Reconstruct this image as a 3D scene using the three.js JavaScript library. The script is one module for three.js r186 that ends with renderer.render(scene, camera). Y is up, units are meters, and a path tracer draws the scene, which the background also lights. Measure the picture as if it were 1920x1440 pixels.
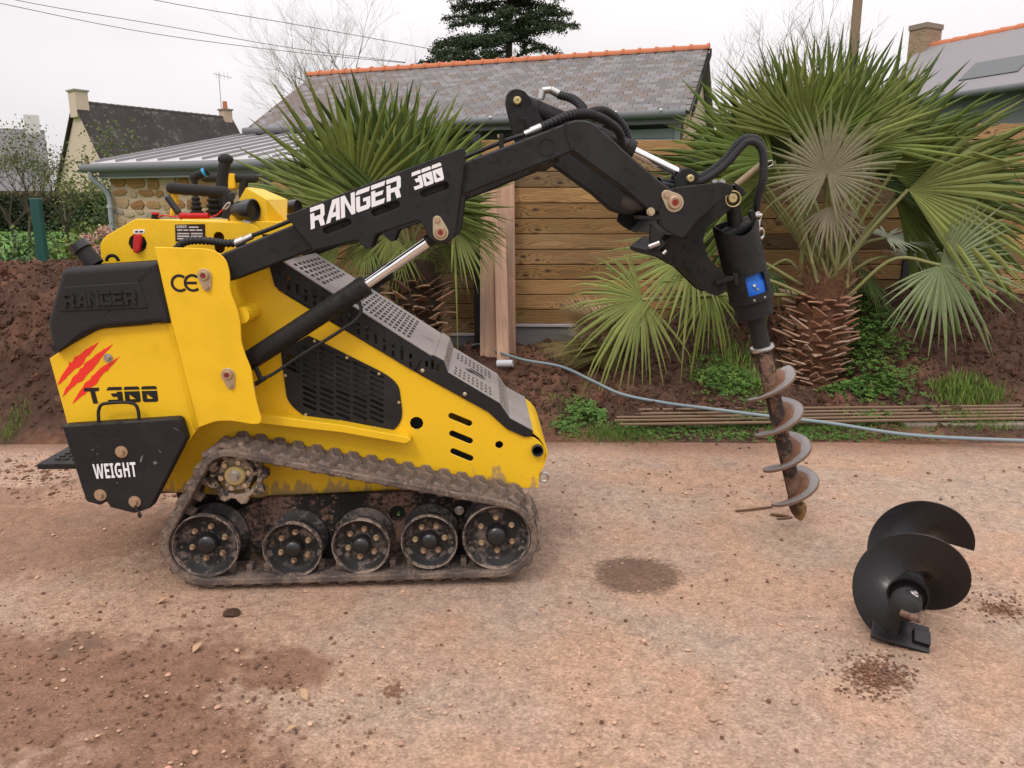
import * as THREE from 'three';
import { mergeGeometries, mergeVertices, toCreasedNormals } from 'three/addons/utils/BufferGeometryUtils.js';
import { RoundedBoxGeometry } from 'three/addons/geometries/RoundedBoxGeometry.js';
import { ConvexGeometry } from 'three/addons/geometries/ConvexGeometry.js';
import { FontLoader } from 'three/addons/loaders/FontLoader.js';

// ---------------------------------------------------------------- camera, sky, sun, exposure
const scene = new THREE.Scene();
const W = 1920, H = 1440, F = 1443, CAMH = 1.35, PITCH = THREE.MathUtils.degToRad(12.4);
const camera = new THREE.PerspectiveCamera(THREE.MathUtils.radToDeg(2 * Math.atan(H / 2 / F)), W / H, 0.05, 900);
camera.position.set(0, CAMH, 0);
camera.rotation.x = -PITCH;
camera.updateMatrixWorld(true);
const renderer = new THREE.WebGLRenderer({ antialias: true });
renderer.setSize(1024, 768);
renderer.toneMapping = THREE.LinearToneMapping;
renderer.toneMappingExposure = 1.0;
renderer.shadowMap.enabled = true;

// seeded random and value noise
let seed = 12345;
const rnd = () => { seed = (seed * 1664525 + 1013904223) >>> 0; return seed / 4294967296; };
const rr = (a, b) => a + (b - a) * rnd();
const PERM = new Uint8Array(512), GV = new Float32Array(256);
for (let i = 0; i < 256; i++) { PERM[i] = i; GV[i] = rnd(); }
for (let i = 255; i > 0; i--) { const j = Math.floor(rnd() * (i + 1)); const t = PERM[i]; PERM[i] = PERM[j]; PERM[j] = t; }
for (let i = 0; i < 256; i++) PERM[256 + i] = PERM[i];
const n2 = (x, y) => {
  const xi = Math.floor(x), yi = Math.floor(y); let u = x - xi, v = y - yi;
  u = u * u * (3 - 2 * u); v = v * v * (3 - 2 * v);
  const X = xi & 255, Y = yi & 255, X1 = (X + 1) & 255, Y1 = (Y + 1) & 255;
  const a = GV[PERM[X + PERM[Y]]], b = GV[PERM[X1 + PERM[Y]]], c = GV[PERM[X + PERM[Y1]]], d = GV[PERM[X1 + PERM[Y1]]];
  return a + (b - a) * u + (c - a) * v + (a - b - c + d) * u * v;
};
const fbm = (x, y, o = 4, g = 0.5) => { let s = 0, a = 1, t = 0; for (let i = 0; i < o; i++) { s += a * n2(x, y); t += a; a *= g; x = x * 2.03 + 17.1; y = y * 2.03 + 5.7; } return s / t; };
const n3 = (x, y, z) => { const zi = Math.floor(z); let w = z - zi; w = w * w * (3 - 2 * w); const a = n2(x + zi * 37.7, y + zi * 11.3), b = n2(x + (zi + 1) * 37.7, y + (zi + 1) * 11.3); return a + (b - a) * w; };
const smooth = (a, b, x) => { const t = Math.min(1, Math.max(0, (x - a) / (b - a))); return t * t * (3 - 2 * t); };
const lerp = (a, b, t) => a + (b - a) * t;

// an even overcast sky, brighter towards the zenith as overcast skies are
{
  const w = 512, h = 256, data = new Float32Array(w * h * 4);
  for (let j = 0; j < h; j++) {
    const el = ((j + 0.5) / h - 0.5) * Math.PI, s = Math.max(0, Math.sin(el));
    for (let i = 0; i < w; i++) {
      const az = (i + 0.5) / w * Math.PI * 2, cx = Math.cos(az), cz = Math.sin(az);
      const k = 1 / (s + 0.16);
      const cl = fbm(cx * Math.cos(el) * k * 1.3 + 40, cz * Math.cos(el) * k * 1.3 + 60, 5) - 0.5;
      let L = 0.84 + 1.3 * Math.pow(s, 1.5);
      L *= 1 + cl * 0.36;
      const o = (j * w + i) * 4;
      if (el < -0.01) L = 0.35;
      data[o] = L * 1.0; data[o + 1] = L * 0.955; data[o + 2] = L * 0.965; data[o + 3] = 1;
    }
  }
  const sky = new THREE.DataTexture(data, w, h, THREE.RGBAFormat, THREE.FloatType);
  sky.mapping = THREE.EquirectangularReflectionMapping; sky.magFilter = THREE.LinearFilter; sky.minFilter = THREE.LinearFilter; sky.needsUpdate = true;
  scene.background = sky; scene.environment = sky;
}
const sun = new THREE.DirectionalLight(new THREE.Color(1, 0.95, 0.88), 1.1);
sun.position.set(-5, 13, 6); sun.target.position.set(0, 0, -3.5);
sun.castShadow = true; sun.shadow.radius = 24; sun.shadow.mapSize.set(2048, 2048);
Object.assign(sun.shadow.camera, { left: -9, right: 9, top: 9, bottom: -9, near: 1, far: 40 });
scene.add(sun, sun.target);

// ---------------------------------------------------------------- pixels to places
const V = (x, y, z) => new THREE.Vector3(x, y, z);
const X = V(1, 0, 0), Y = V(0, 1, 0), Z = V(0, 0, 1);
const V2 = (x, y) => new THREE.Vector2(x, y);
const ray = (px, py) => V((px - W / 2) / F, -(py - H / 2) / F, -1).applyQuaternion(camera.quaternion);
const at = (px, py, D) => { const r = ray(px, py); return camera.position.clone().addScaledVector(r, D / -r.z); };      // at distance D ahead
const gh = (px, py, h = 0) => { const r = ray(px, py); return camera.position.clone().addScaledVector(r, (h - CAMH) / r.y); };  // on the level h

// ---------------------------------------------------------------- objects
const taken = {};
const numbered = n => { const k = taken[n] = (taken[n] ?? -1) + 1; return k ? n + '_' + String(k).padStart(3, '0') : n; };
const tag = (o, label, category, group, kind) => { o.userData.label = label; if (category) o.userData.category = category; if (group) o.userData.group = group; if (kind) o.userData.kind = kind; return o; };
function thing(name, label, category, pos, turn = 0, group) {
  const o = new THREE.Group(); o.name = numbered(name); scene.add(o);
  if (pos) o.position.copy(pos); o.rotation.y = turn; o.updateMatrixWorld(true);
  return tag(o, label, category, group);
}
function part(name, geo, mat, parent) {
  const g = Array.isArray(geo) ? merge(geo) : geo;
  const m = new THREE.Mesh(g, mat); m.name = name; m.castShadow = m.receiveShadow = true;
  parent.add(m); return m;
}
function solo(name, geo, mat, label, category, group, kind) {
  const m = part(numbered(name), geo, mat, scene); return tag(m, label, category, group, kind);
}
function structure(name, geo, mat, label) { const m = part(numbered(name), geo, mat, scene); m.userData.kind = 'structure'; if (label) m.userData.label = label; return m; }
function merge(list) {
  const l = list.map(g => { let q = g.index ? g.toNonIndexed() : g; if (!q.attributes.uv) q.setAttribute('uv', new THREE.BufferAttribute(new Float32Array(q.attributes.position.count * 2), 2)); if (!q.attributes.normal) q.computeVertexNormals(); for (const k of Object.keys(q.attributes)) if (!['position', 'normal', 'uv'].includes(k)) q.deleteAttribute(k); return q; });
  return mergeGeometries(l);
}
// uv in metres from the face's own direction
function uvm(geo, s = 1, ox = 0, oy = 0) {
  const g = geo.index ? geo.toNonIndexed() : geo; if (!g.attributes.normal) g.computeVertexNormals();
  const p = g.attributes.position, uv = new Float32Array(p.count * 2), a = V(0, 0, 0), b = V(0, 0, 0), c = V(0, 0, 0);
  for (let i = 0; i < p.count; i += 3) {
    a.fromBufferAttribute(p, i); b.fromBufferAttribute(p, i + 1); c.fromBufferAttribute(p, i + 2);
    const n = b.clone().sub(a).cross(c.clone().sub(a)); const x = Math.abs(n.x), y = Math.abs(n.y), z = Math.abs(n.z);
    [a, b, c].forEach((q, k) => {
      const [u, v] = y >= x && y >= z ? [q.x, q.z] : x >= z ? [q.z, q.y] : [q.x, q.y];
      uv[(i + k) * 2] = u * s + ox; uv[(i + k) * 2 + 1] = v * s + oy;
    });
  }
  g.setAttribute('uv', new THREE.BufferAttribute(uv, 2)); return g;
}
const xf = (g, { p, r, s } = {}) => { const m = new THREE.Matrix4().compose(p ?? V(0, 0, 0), new THREE.Quaternion().setFromEuler(r ?? new THREE.Euler()), s ?? V(1, 1, 1)); return g.applyMatrix4(m); };
const box = (w, h, d, x = 0, y = 0, z = 0, ry = 0) => { const g = new THREE.BoxGeometry(w, h, d); if (ry) g.rotateY(ry); g.translate(x, y, z); return g; };
const rbox = (w, h, d, r, x = 0, y = 0, z = 0, seg = 2) => new RoundedBoxGeometry(w, h, d, seg, r).translate(x, y, z);
// a round bar between two points
function bar(a, b, r0, r1 = r0, seg = 14, open = false) {
  const d = b.clone().sub(a), L = d.length(), g = new THREE.CylinderGeometry(r1, r0, L, seg, 1, open);
  g.translate(0, L / 2, 0); g.applyQuaternion(new THREE.Quaternion().setFromUnitVectors(V(0, 1, 0), d.normalize())); return g.translate(a.x, a.y, a.z);
}
const tube = (pts, r, seg = 40, rs = 9) => new THREE.TubeGeometry(new THREE.CatmullRomCurve3(pts, false, 'centripetal'), seg, r, rs, false);
// a turned profile [[radius, height]...] whose axis goes from a along dir
function lathe(profile, a, dir, seg = 28) {
  const g = new THREE.LatheGeometry(profile.map(p => V2(Math.max(p[0], 0.0001), p[1])), seg);
  g.applyQuaternion(new THREE.Quaternion().setFromUnitVectors(V(0, 1, 0), dir.clone().normalize())); return toCreasedNormals(g.translate(a.x, a.y, a.z), 0.6);
}
// outline with rounded corners: points [x, y, r]
function outline(pts, target) {
  const s = target ?? new THREE.Shape(), n = pts.length;
  for (let i = 0; i < n; i++) {
    const [x, y, r = 0] = pts[i], [ax, ay] = pts[(i + n - 1) % n], [bx, by] = pts[(i + 1) % n];
    const la = Math.hypot(ax - x, ay - y), lb = Math.hypot(bx - x, by - y), ra = Math.min(r, la * 0.48), rb = Math.min(r, lb * 0.48);
    const p0 = [x + (ax - x) / la * ra, y + (ay - y) / la * ra], p1 = [x + (bx - x) / lb * rb, y + (by - y) / lb * rb];
    if (i) s.lineTo(...p0); else s.moveTo(...p0);
    if (r) s.quadraticCurveTo(x, y, ...p1);
  }
  s.closePath(); return s;
}
const extrude = (shape, depth, bevel = 0, curve = 5) => new THREE.ExtrudeGeometry(shape, { depth: depth - 2 * bevel, bevelEnabled: bevel > 0, bevelThickness: bevel, bevelSize: bevel, bevelOffset: -bevel, bevelSegments: bevel > 0.008 ? 3 : 1, curveSegments: curve }).translate(0, 0, bevel);

// ---------------------------------------------------------------- textures and materials
function tex(w, h, fn, { srgb = true, repeat = [1, 1], wrap = THREE.RepeatWrapping } = {}) {
  const d = new Uint8Array(w * h * 4);
  for (let j = 0; j < h; j++) for (let i = 0; i < w; i++) { const c = fn(i, j, i / w, j / h), o = (j * w + i) * 4; d[o] = c[0]; d[o + 1] = c[1]; d[o + 2] = c[2]; d[o + 3] = 255; }
  const t = new THREE.DataTexture(d, w, h); t.wrapS = t.wrapT = wrap; t.magFilter = THREE.LinearFilter; t.minFilter = THREE.LinearMipmapLinearFilter; t.generateMipmaps = true;
  if (srgb) t.colorSpace = THREE.SRGBColorSpace; t.repeat.set(...repeat); t.needsUpdate = true; return t;
}
const S = l => 255 * (l <= 0.0031308 ? 12.92 * l : 1.055 * Math.pow(Math.max(l, 0), 1 / 2.4) - 0.055);   // linear to texture value
const px3 = (r, g, b) => [Math.min(255, S(r)), Math.min(255, S(g)), Math.min(255, S(b))];
const gray = v => { v = Math.max(0, Math.min(1, v)) * 255; return [v, v, v]; };
// tiling noise
const tn = (u, v, f, o = 3) => { let s = 0, a = 1, t = 0; for (let k = 0; k < o; k++) { const P = f * (1 << k), x = u * P, y = v * P; const fx = u, fy = v; const q = (X, Y) => n2(X + k * 31, Y + k * 17);
  s += a * (q(x, y) * (1 - fx) * (1 - fy) + q(x - P, y) * fx * (1 - fy) + q(x, y - P) * (1 - fx) * fy + q(x - P, y - P) * fx * fy); t += a; a *= 0.55; } return (s / t - 0.5) * 1.5 + 0.5; };
const M = (r, g, b, roughness = 0.8, metalness = 0, extra = {}) => { const m = new THREE.MeshPhysicalMaterial({ roughness, metalness, side: THREE.DoubleSide, specularIntensity: roughness >= 0.84 ? 0.3 : 0.7, ...extra }); m.color.setRGB(r, g, b); return m; };

// light dust and specks on paint: near white with brownish grains
const paintDust = tex(512, 512, (i, j, u, v) => { const a = tn(u, v, 5, 5), b = tn(u + 0.3, v, 60, 2); const d = smooth(0.5, 0.8, a) * 0.16 + (b > 0.83 ? 0.1 : 0); return px3(1 - d * 0.55, 1 - d * 0.6, 1 - d * 0.5); }, { repeat: [1.6, 1.6] });
const paintRough = tex(512, 512, (i, j, u, v) => gray(0.62 + 0.3 * (tn(u, v, 8, 4) - 0.5) + 0.25 * smooth(0.6, 0.8, tn(u, v + 0.4, 30, 2))), { srgb: false, repeat: [1.6, 1.6] });
const blackWear = tex(512, 512, (i, j, u, v) => { const a = tn(u, v, 6, 5), b = tn(u, v + 0.2, 90, 2), sc = tn(u * 1, v, 3, 2); const k = 0.55 + 0.3 * smooth(0.45, 0.85, a) + (b > 0.88 ? 0.35 : 0) + 0.12 * (sc - 0.5); return px3(0.24 * k, 0.235 * k, 0.235 * k); }, { repeat: [1.3, 1.3] });
const mud = (base, top, lo, hi, f = 7) => tex(512, 512, (i, j, u, v) => { const a = tn(u, v, f, 5), b = tn(u + 0.5, v + 0.2, 50, 2), k = smooth(lo, hi, a + (b - 0.5) * 0.25), q = 0.8 + 0.4 * b; return px3(...[0, 1, 2].map(c => lerp(base[c], top[c] * q, k))); }, { repeat: [2.2, 2.2] });
const grit = tex(512, 512, (i, j, u, v) => gray(0.5 * tn(u, v, 20, 4) + 0.5 * tn(u, v + 0.5, 90, 2)), { srgb: false, repeat: [3, 3] });
const mat = {
  yellow: M(0.81, 0.495, 0.012, 0.7, 0, { map: paintDust, roughnessMap: paintRough, clearcoat: 0.12, clearcoatRoughness: 0.3 }),
  black: M(0.105, 0.1, 0.102, 0.95, 0, { map: blackWear, roughnessMap: paintRough, specularIntensity: 0.6 }),
  blackGloss: M(0.012, 0.012, 0.013, 0.3, 0, { clearcoat: 0.4, clearcoatRoughness: 0.3 }),
  plastic: M(0.017, 0.015, 0.016, 0.72, 0, { bumpMap: grit, bumpScale: 0.0012 }),
  rubberGrip: M(0.016, 0.015, 0.015, 0.8, 0, { bumpMap: grit, bumpScale: 0.0006 }),
  hose: M(0.018, 0.018, 0.019, 0.6),
  dark: M(0.012, 0.012, 0.012, 0.9),
  steel: M(0.5, 0.49, 0.48, 0.35, 1),
  chrome: M(0.82, 0.82, 0.82, 0.12, 1),
  zinc: M(0.55, 0.45, 0.31, 0.42, 0.8),
  rustyZinc: M(0.47, 0.33, 0.22, 0.5, 0.65),
  brass: M(0.55, 0.45, 0.22, 0.42, 0.8),
  red: M(0.5, 0.015, 0.018, 0.5), pinRed: M(0.22, 0.012, 0.012, 0.6),
  claw: M(0.78, 0.035, 0.02, 0.5),
  white: M(0.8, 0.8, 0.82, 0.5),
  print: M(0.012, 0.011, 0.01, 0.5),
  blue: M(0.01, 0.12, 0.55, 0.4),
  cyan: M(0.02, 0.3, 0.6, 0.45),
  greyTop: M(0.34, 0.305, 0.295, 0.6, 0.15, { map: paintDust, roughnessMap: paintRough }),
  rubber: M(1, 1, 1, 0.95, 0, { map: mud([0.085, 0.068, 0.06], [0.19, 0.14, 0.112], 0.25, 0.75), bumpMap: grit, bumpScale: 0.004 }),
  wheel: M(1, 1, 1, 0.6, 0, { map: mud([0.014, 0.013, 0.013], [0.14, 0.11, 0.092], 0.5, 0.78, 9) }),
  wheelRim: M(1, 1, 1, 0.75, 0, { map: mud([0.05, 0.042, 0.038], [0.25, 0.19, 0.15], 0.35, 0.65, 8) }),
  drum: M(1, 1, 1, 0.6, 0, { map: mud([0.02, 0.018, 0.018], [0.13, 0.1, 0.085], 0.48, 0.75, 6) }),
  frameMud: M(1, 1, 1, 0.95, 0, { map: mud([0.022, 0.02, 0.019], [0.16, 0.1, 0.075], 0.5, 0.72, 5), bumpMap: grit, bumpScale: 0.003 }),
  sprocket: M(1, 1, 1, 0.95, 0, { map: mud([0.05, 0.042, 0.04], [0.3, 0.23, 0.17], 0.34, 0.6, 10), bumpMap: grit, bumpScale: 0.004 }),
  engine: M(0.045, 0.045, 0.047, 0.6, 0.2),
};
const SANS = await new FontLoader().loadAsync('fonts/droid/droid_sans_bold.typeface.json');
console.log('head ready');
// ================================================================ ground
const bedEdge = (x) => -4.45 - 0.06 * Math.sin(x * 1.3) - 0.05 * x * 0.2;          // where the yard meets the garden bed
const soilBump = tex(512, 512, (i, j, u, v) => gray(0.6 * tn(u, v, 8, 4) + 0.4 * tn(u, v + 0.3, 40, 3)), { srgb: false });
{
  const X0 = -3.7, X1 = 3.7, Z0 = -1.1, Z1 = -5.2, w = 2048, h = 1136;
  const blob = (px, py, rx, ry) => { const c = gh(px, py), a = gh(px + rx, py), b = gh(px, py + ry); return [c.x, c.z, Math.abs(a.x - c.x), Math.abs(b.z - c.z)]; };
  const E = (x, z, b, n) => Math.hypot((x - b[0]) / b[2], (z - b[1]) / b[3]) + n;
  const oil = blob(1190, 1076, 88, 38), red1 = blob(1640, 1268, 55, 36), red2 = blob(1880, 1145, 45, 18), red3 = blob(735, 1298, 26, 22), soilA = blob(60, 1290, 480, 190), soilB = blob(330, 1420, 330, 210), soilC = blob(40, 1000, 340, 170), soilD = blob(540, 1258, 120, 60), wet = blob(150, 1215, 90, 28), edgeD = blob(1100, 850, 200, 22);
  let gprev = 0.5; const col = tex(w, h, (i, j, u, v) => {
    const x = lerp(X0, X1, u), z = lerp(Z0, Z1, v);
    const big = fbm(x * 0.9 + 3, z * 0.9, 4), mid = fbm(x * 4.2, z * 4.2 + 9, 4), fine = fbm(x * 30, z * 30, 3), g = n2(x * 170, z * 170), g2 = n2(x * 95 + 7, z * 95);
    let c = [0.45, 0.315, 0.238]; const t = 0.8 + 0.28 * (mid - 0.5) + 0.4 * (fine - 0.5) + 0.34 * (g - 0.5) + 0.26 * (g2 - 0.5) + 0.2 * big;
    c = c.map(q => q * t);
    const rd = smooth(0.44, 0.62, big * 0.55 + mid * 0.45); c = [c[0] * (1 - 0.03 * rd), c[1] * (1 - 0.11 * rd), c[2] * (1 - 0.18 * rd)];
    const gr = smooth(0.52, 0.7, fbm(x * 1.7 + 30, z * 1.7, 4)); c = [lerp(c[0], c[1] * 1.25, gr * 0.35), c[1] * (1 + .02 * gr), lerp(c[2], c[1] * 0.88, gr * 0.3)];
    const wn = (fbm(x * 2.3 + 11, z * 2.3, 4) - 0.5) * 1.1 + (fine - 0.5) * 0.35;
    let s = Math.max(1 - smooth(0.6, 1.1, E(x, z, soilA, wn)), 1 - smooth(0.65, 1.12, E(x, z, soilB, wn)), 0.75 * (1 - smooth(0.55, 1.15, E(x, z, soilC, wn))), 1 - smooth(0.65, 1.08, E(x, z, soilD, wn)));
    s = Math.max(s, 0.9 * smooth(-4.15, -4.5, z - (wn * 0.25)));
    const sc = [0.215, 0.117, 0.077].map(q => q * (0.62 + 0.5 * fine + 0.3 * mid)); c = c.map((q, k) => lerp(q, sc[k], s * 0.9));
    const wt = 1 - smooth(0.5, 1.1, E(x, z, wet, wn * 1.4)); c = c.map((q, k) => lerp(q, [0.16, 0.115, 0.09][k], wt * 0.35));
    const o = 1 - smooth(0.7, 1.14, E(x, z, oil, wn * 0.5 + (g2 - .5) * .2)); c = c.map((q, k) => lerp(q, q * [0.36, 0.35, 0.35][k], o * (0.9 + .5 * (fine - .5))));
    for (const b of [red1, red2, red3]) { const r = (1 - smooth(0.5, 1.2, E(x, z, b, wn + (g2 - 0.5) * 0.9))) * 0.8; c = c.map((q, k) => lerp(q, [0.15, 0.068, 0.042][k] * (0.7 + 0.6 * g), r)); }
    const w0 = rnd(), gn = 0.55 * (w0 - 0.5) + 0.45 * (gprev - 0.5); gprev = w0; c = c.map(q => q * (1 + gn * 0.62)); if (w0 > 0.992) c = c.map(q => q * 0.55); else if (w0 < 0.008) c = c.map((q, k) => q * 1.25);
    return px3(...c);
  }, { wrap: THREE.MirroredRepeatWrapping });
  const bump = tex(1024, 1024, (i, j, u, v) => { const p = tn(u, v, 64, 2); return gray(0.25 * tn(u, v, 10, 4) + 0.35 * tn(u, v + 0.4, 60, 3) + 0.3 * p + 0.35 * rnd()); }, { srgb: false }); bump.repeat.set(7.4 / 1.1, 4.1 / 1.1);
  const yard = M(1, 1, 1, 0.96, 0, { map: col, bumpMap: bump, bumpScale: 0.009 });
  // the yard sheet with gentle unevenness
  const nx = 150, nz = 80, g = new THREE.PlaneGeometry(24, 8.6, nx, nz).rotateX(-Math.PI / 2); g.translate(0, 0, -0.6); const p = g.attributes.position, uv = g.attributes.uv;
  for (let i = 0; i < p.count; i++) { const x = p.getX(i), z = p.getZ(i); uv.setXY(i, (x - X0) / (X1 - X0), (z - Z0) / (Z1 - Z0)); p.setY(i, 0.004 + (fbm(x * 1.2, z * 1.2, 3) - 0.5) * 0.012 - 0.003); } g.computeVertexNormals();
  structure('yard', g, yard);
}
const earth = M(0.13, 0.085, 0.06, 1, 0, { bumpMap: soilBump, bumpScale: 0.02 });
{ const g = new THREE.PlaneGeometry(900, 900).rotateX(-Math.PI / 2).translate(0, -0.06, -200); structure('ground', g, M(0.12, 0.11, 0.07, 1)); }
// ---- garden bed: dug soil with mounds
const sm = (x, a, b) => smooth(a, b, x);
const FZ = -7;                                                                          // fence line
function soilH(x, z) {
  const into = smooth(-4.55, -5.6, z), back = smooth(-5.3, -6.8, z);
  let h = 0.02 * smooth(-4.4, -4.7, z) + 0.05 * into + 0.1 * back;
  h += 0.5 * Math.exp(-(((x - 3.35) / 1.25) ** 2)) * smooth(-5.05, -6.6, z);
  if (x > 3.35) h = Math.max(h, (0.02 + 0.05 * into + 0.1 * back) + 0.5 * smooth(-5.05, -6.6, z));
  h += 0.32 * Math.exp(-(((x - 1.7) / 0.55) ** 2)) * Math.exp(-(((z + 6.5) / 0.5) ** 2));
  const L = Math.exp(-((Math.max(0, x + 3.0) / 0.62) ** 2));
  h += 0.8 * L * smooth(-4.35, -5.5, z) * (1 - 0.25 * smooth(-6, -7, z));
  const rough = smooth(-4.6, -5.0, z);
  h += rough * ((fbm(x * 3.1, z * 3.1, 3) - 0.5) * 0.16 + (0.5 - Math.abs(fbm(x * 6.5 + 3, z * 6.5, 2) - 0.5) * 2) * 0.07 * smooth(-1.5, -2.6, x) + (fbm(x * 8, z * 8 + 4, 3) - 0.5) * 0.12 + (0.5 - Math.abs(fbm(x * 17, z * 17, 2) - 0.5) * 2) * 0.05 + (n2(x * 45, z * 45) - 0.5) * 0.035);
  return h * (1 - 0.85 * Math.exp(-(((x - 2.32) / 0.42) ** 2) - ((z + 5.75) / 0.36) ** 2));
}
const soilMap = tex(1024, 1024, (i, j, u, v) => { const a = tn(u, v, 6, 5), b = tn(u, v + .3, 70, 2), k = 0.55 + 0.7 * a + 0.5 * (b - 0.5), r = smooth(0.5, 0.75, tn(u + 0.2, v, 4, 3)); return px3(lerp(0.078, 0.135, r) * k, lerp(0.043, 0.068, r) * k, lerp(0.031, 0.043, r) * k); }, { repeat: [0.45, 0.45] });
const soilMat = M(1, 1, 1, 1, 0, { map: soilMap, bumpMap: soilBump, bumpScale: 0.025 });
{
  const nx = 700, nz = 180, g = new THREE.PlaneGeometry(13, 3.1, nx, nz).rotateX(-Math.PI / 2).translate(0.2, 0, -5.9), p = g.attributes.position, uv = g.attributes.uv;
  for (let i = 0; i < p.count; i++) { const x = p.getX(i), z = p.getZ(i); p.setY(i, soilH(x, z) - 0.02 * smooth(-4.5, -4.35, z)); uv.setXY(i, x, z); } g.computeVertexNormals();
  structure('garden_soil', g, soilMat);
  // loose clods
  const cg = new THREE.IcosahedronGeometry(1, 2); { const q = cg.attributes.position; for (let i = 0; i < q.count; i++) { const v = V(q.getX(i), q.getY(i), q.getZ(i)); v.multiplyScalar(0.5 + 0.95 * n3(v.x * 2.3 + 5, v.y * 2.3, v.z * 2.3 + 2)); q.setXYZ(i, v.x, v.y, v.z); } cg.computeVertexNormals(); }
  const clodMat = M(0.1, 0.055, 0.039, 1, 0, { bumpMap: soilBump, bumpScale: 0.01 });
  const N = 24000, im = new THREE.InstancedMesh(cg, clodMat, N), m4 = new THREE.Matrix4(), q = new THREE.Quaternion(), c = new THREE.Color(); im.name = 'soil_clods'; im.castShadow = im.receiveShadow = true;
  for (let i = 0; i < N; i++) { let x, z; do { x = rr(-4.6, 5.2); z = rr(-4.55, -7.0); } while (rnd() > smooth(-4.5, -5.0, z) + 0.03 || (x > -0.6 && x < 0.8 && z < -5.4 && rnd() < 0.35)); const s = Math.min(0.05, 0.0055 / Math.pow(rnd() + 0.012, 0.5)); q.setFromEuler(new THREE.Euler(rr(0, 6), rr(0, 6), rr(0, 6))); m4.compose(V(x, soilH(x, z) + s * 0.05, z), q, V(s * rr(0.8, 1.5), s * rr(0.5, 0.9), s * rr(0.7, 1.3))); im.setMatrixAt(i, m4); const k = rr(0.75, 1.25), w = rnd() < 0.3 ? 1.15 : 1; im.setColorAt(i, c.setRGB(k * w, k, k * 0.95)); }
  tag(im, 'dark brown crumbled soil clods over the dug bed', 'soil', null, 'stuff'); scene.add(im);
}
// pebbles and crumbs over the yard
function scatter(name, label, cat, geo, material, list) { const im = new THREE.InstancedMesh(geo, material, list.length), m4 = new THREE.Matrix4(), q = new THREE.Quaternion(), c = new THREE.Color(); im.name = numbered(name); list.forEach((o, i) => { q.setFromEuler(o.r ?? new THREE.Euler(0, rr(0, 6.28), 0)); m4.compose(o.p, q, o.s); im.setMatrixAt(i, m4); im.setColorAt(i, c.setRGB(...(o.c ?? [1, 1, 1]))); }); im.castShadow = im.receiveShadow = true; tag(im, label, cat, null, 'stuff'); scene.add(im); return im; }
const stoneG = (() => { const g = new THREE.IcosahedronGeometry(1, 1), p = g.attributes.position; for (let i = 0; i < p.count; i++) { const v = V(p.getX(i), p.getY(i), p.getZ(i)); v.multiplyScalar(0.75 + 0.45 * n3(v.x * 1.3 + 9, v.y * 1.3 + 3, v.z * 1.3)); p.setXYZ(i, v.x, v.y * 0.7, v.z); } g.computeVertexNormals(); return g; })();
{
  const peb = [], crumb = [];
  for (let i = 0; i < 5200; i++) { const t = rnd(), D = 1.5 + 2.9 * Math.pow(t, 1.2), x = rr(-0.78, 0.78) * D, s = Math.min(0.009, 0.0012 / Math.pow(rnd() + 0.015, 0.55)), k = rr(0.75, 1.35), w = rr(0.85, 1); peb.push({ p: V(x, 0.004 + s * 0.2, -D), s: V(s, s * rr(0.5, 0.9), s * rr(0.8, 1.3)), c: [k, k * 0.9 * w, k * 0.8 * w] }); }
  const add = (px, py, spx, spy, n, big) => { for (let i = 0; i < n; i++) { const g = () => (rnd() + rnd() + rnd() - 1.5) * 1.1, c = gh(px + g() * spx, py + g() * spy), s = Math.min(big, 0.0022 / Math.pow(rnd() + 0.02, 0.55)), k = rr(0.6, 1.4); crumb.push({ p: V(c.x, 0.004 + s * 0.3, c.z), s: V(s * rr(0.8, 1.6), s * 0.7, s), c: [k, k, k] }); } };
  add(150, 1260, 420, 140, 500, 0.007); add(450, 1380, 230, 120, 200, 0.006); add(1640, 1268, 60, 36, 420, 0.005); add(1880, 1140, 60, 24, 160, 0.005); add(200, 900, 250, 40, 700, 0.012); add(1300, 900, 900, 90, 420, 0.009); add(1100, 1200, 900, 260, 260, 0.007); add(60, 880, 120, 25, 400, 0.02);
  scatter('pebbles', 'small pale pebbles scattered over the bare yard', 'gravel', stoneG, M(0.42, 0.32, 0.25, 0.9), peb);
  scatter('soil_crumbs', 'dark soil crumbs dropped on the bare yard', 'soil', stoneG, M(0.16, 0.085, 0.055, 1), crumb);
}
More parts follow.
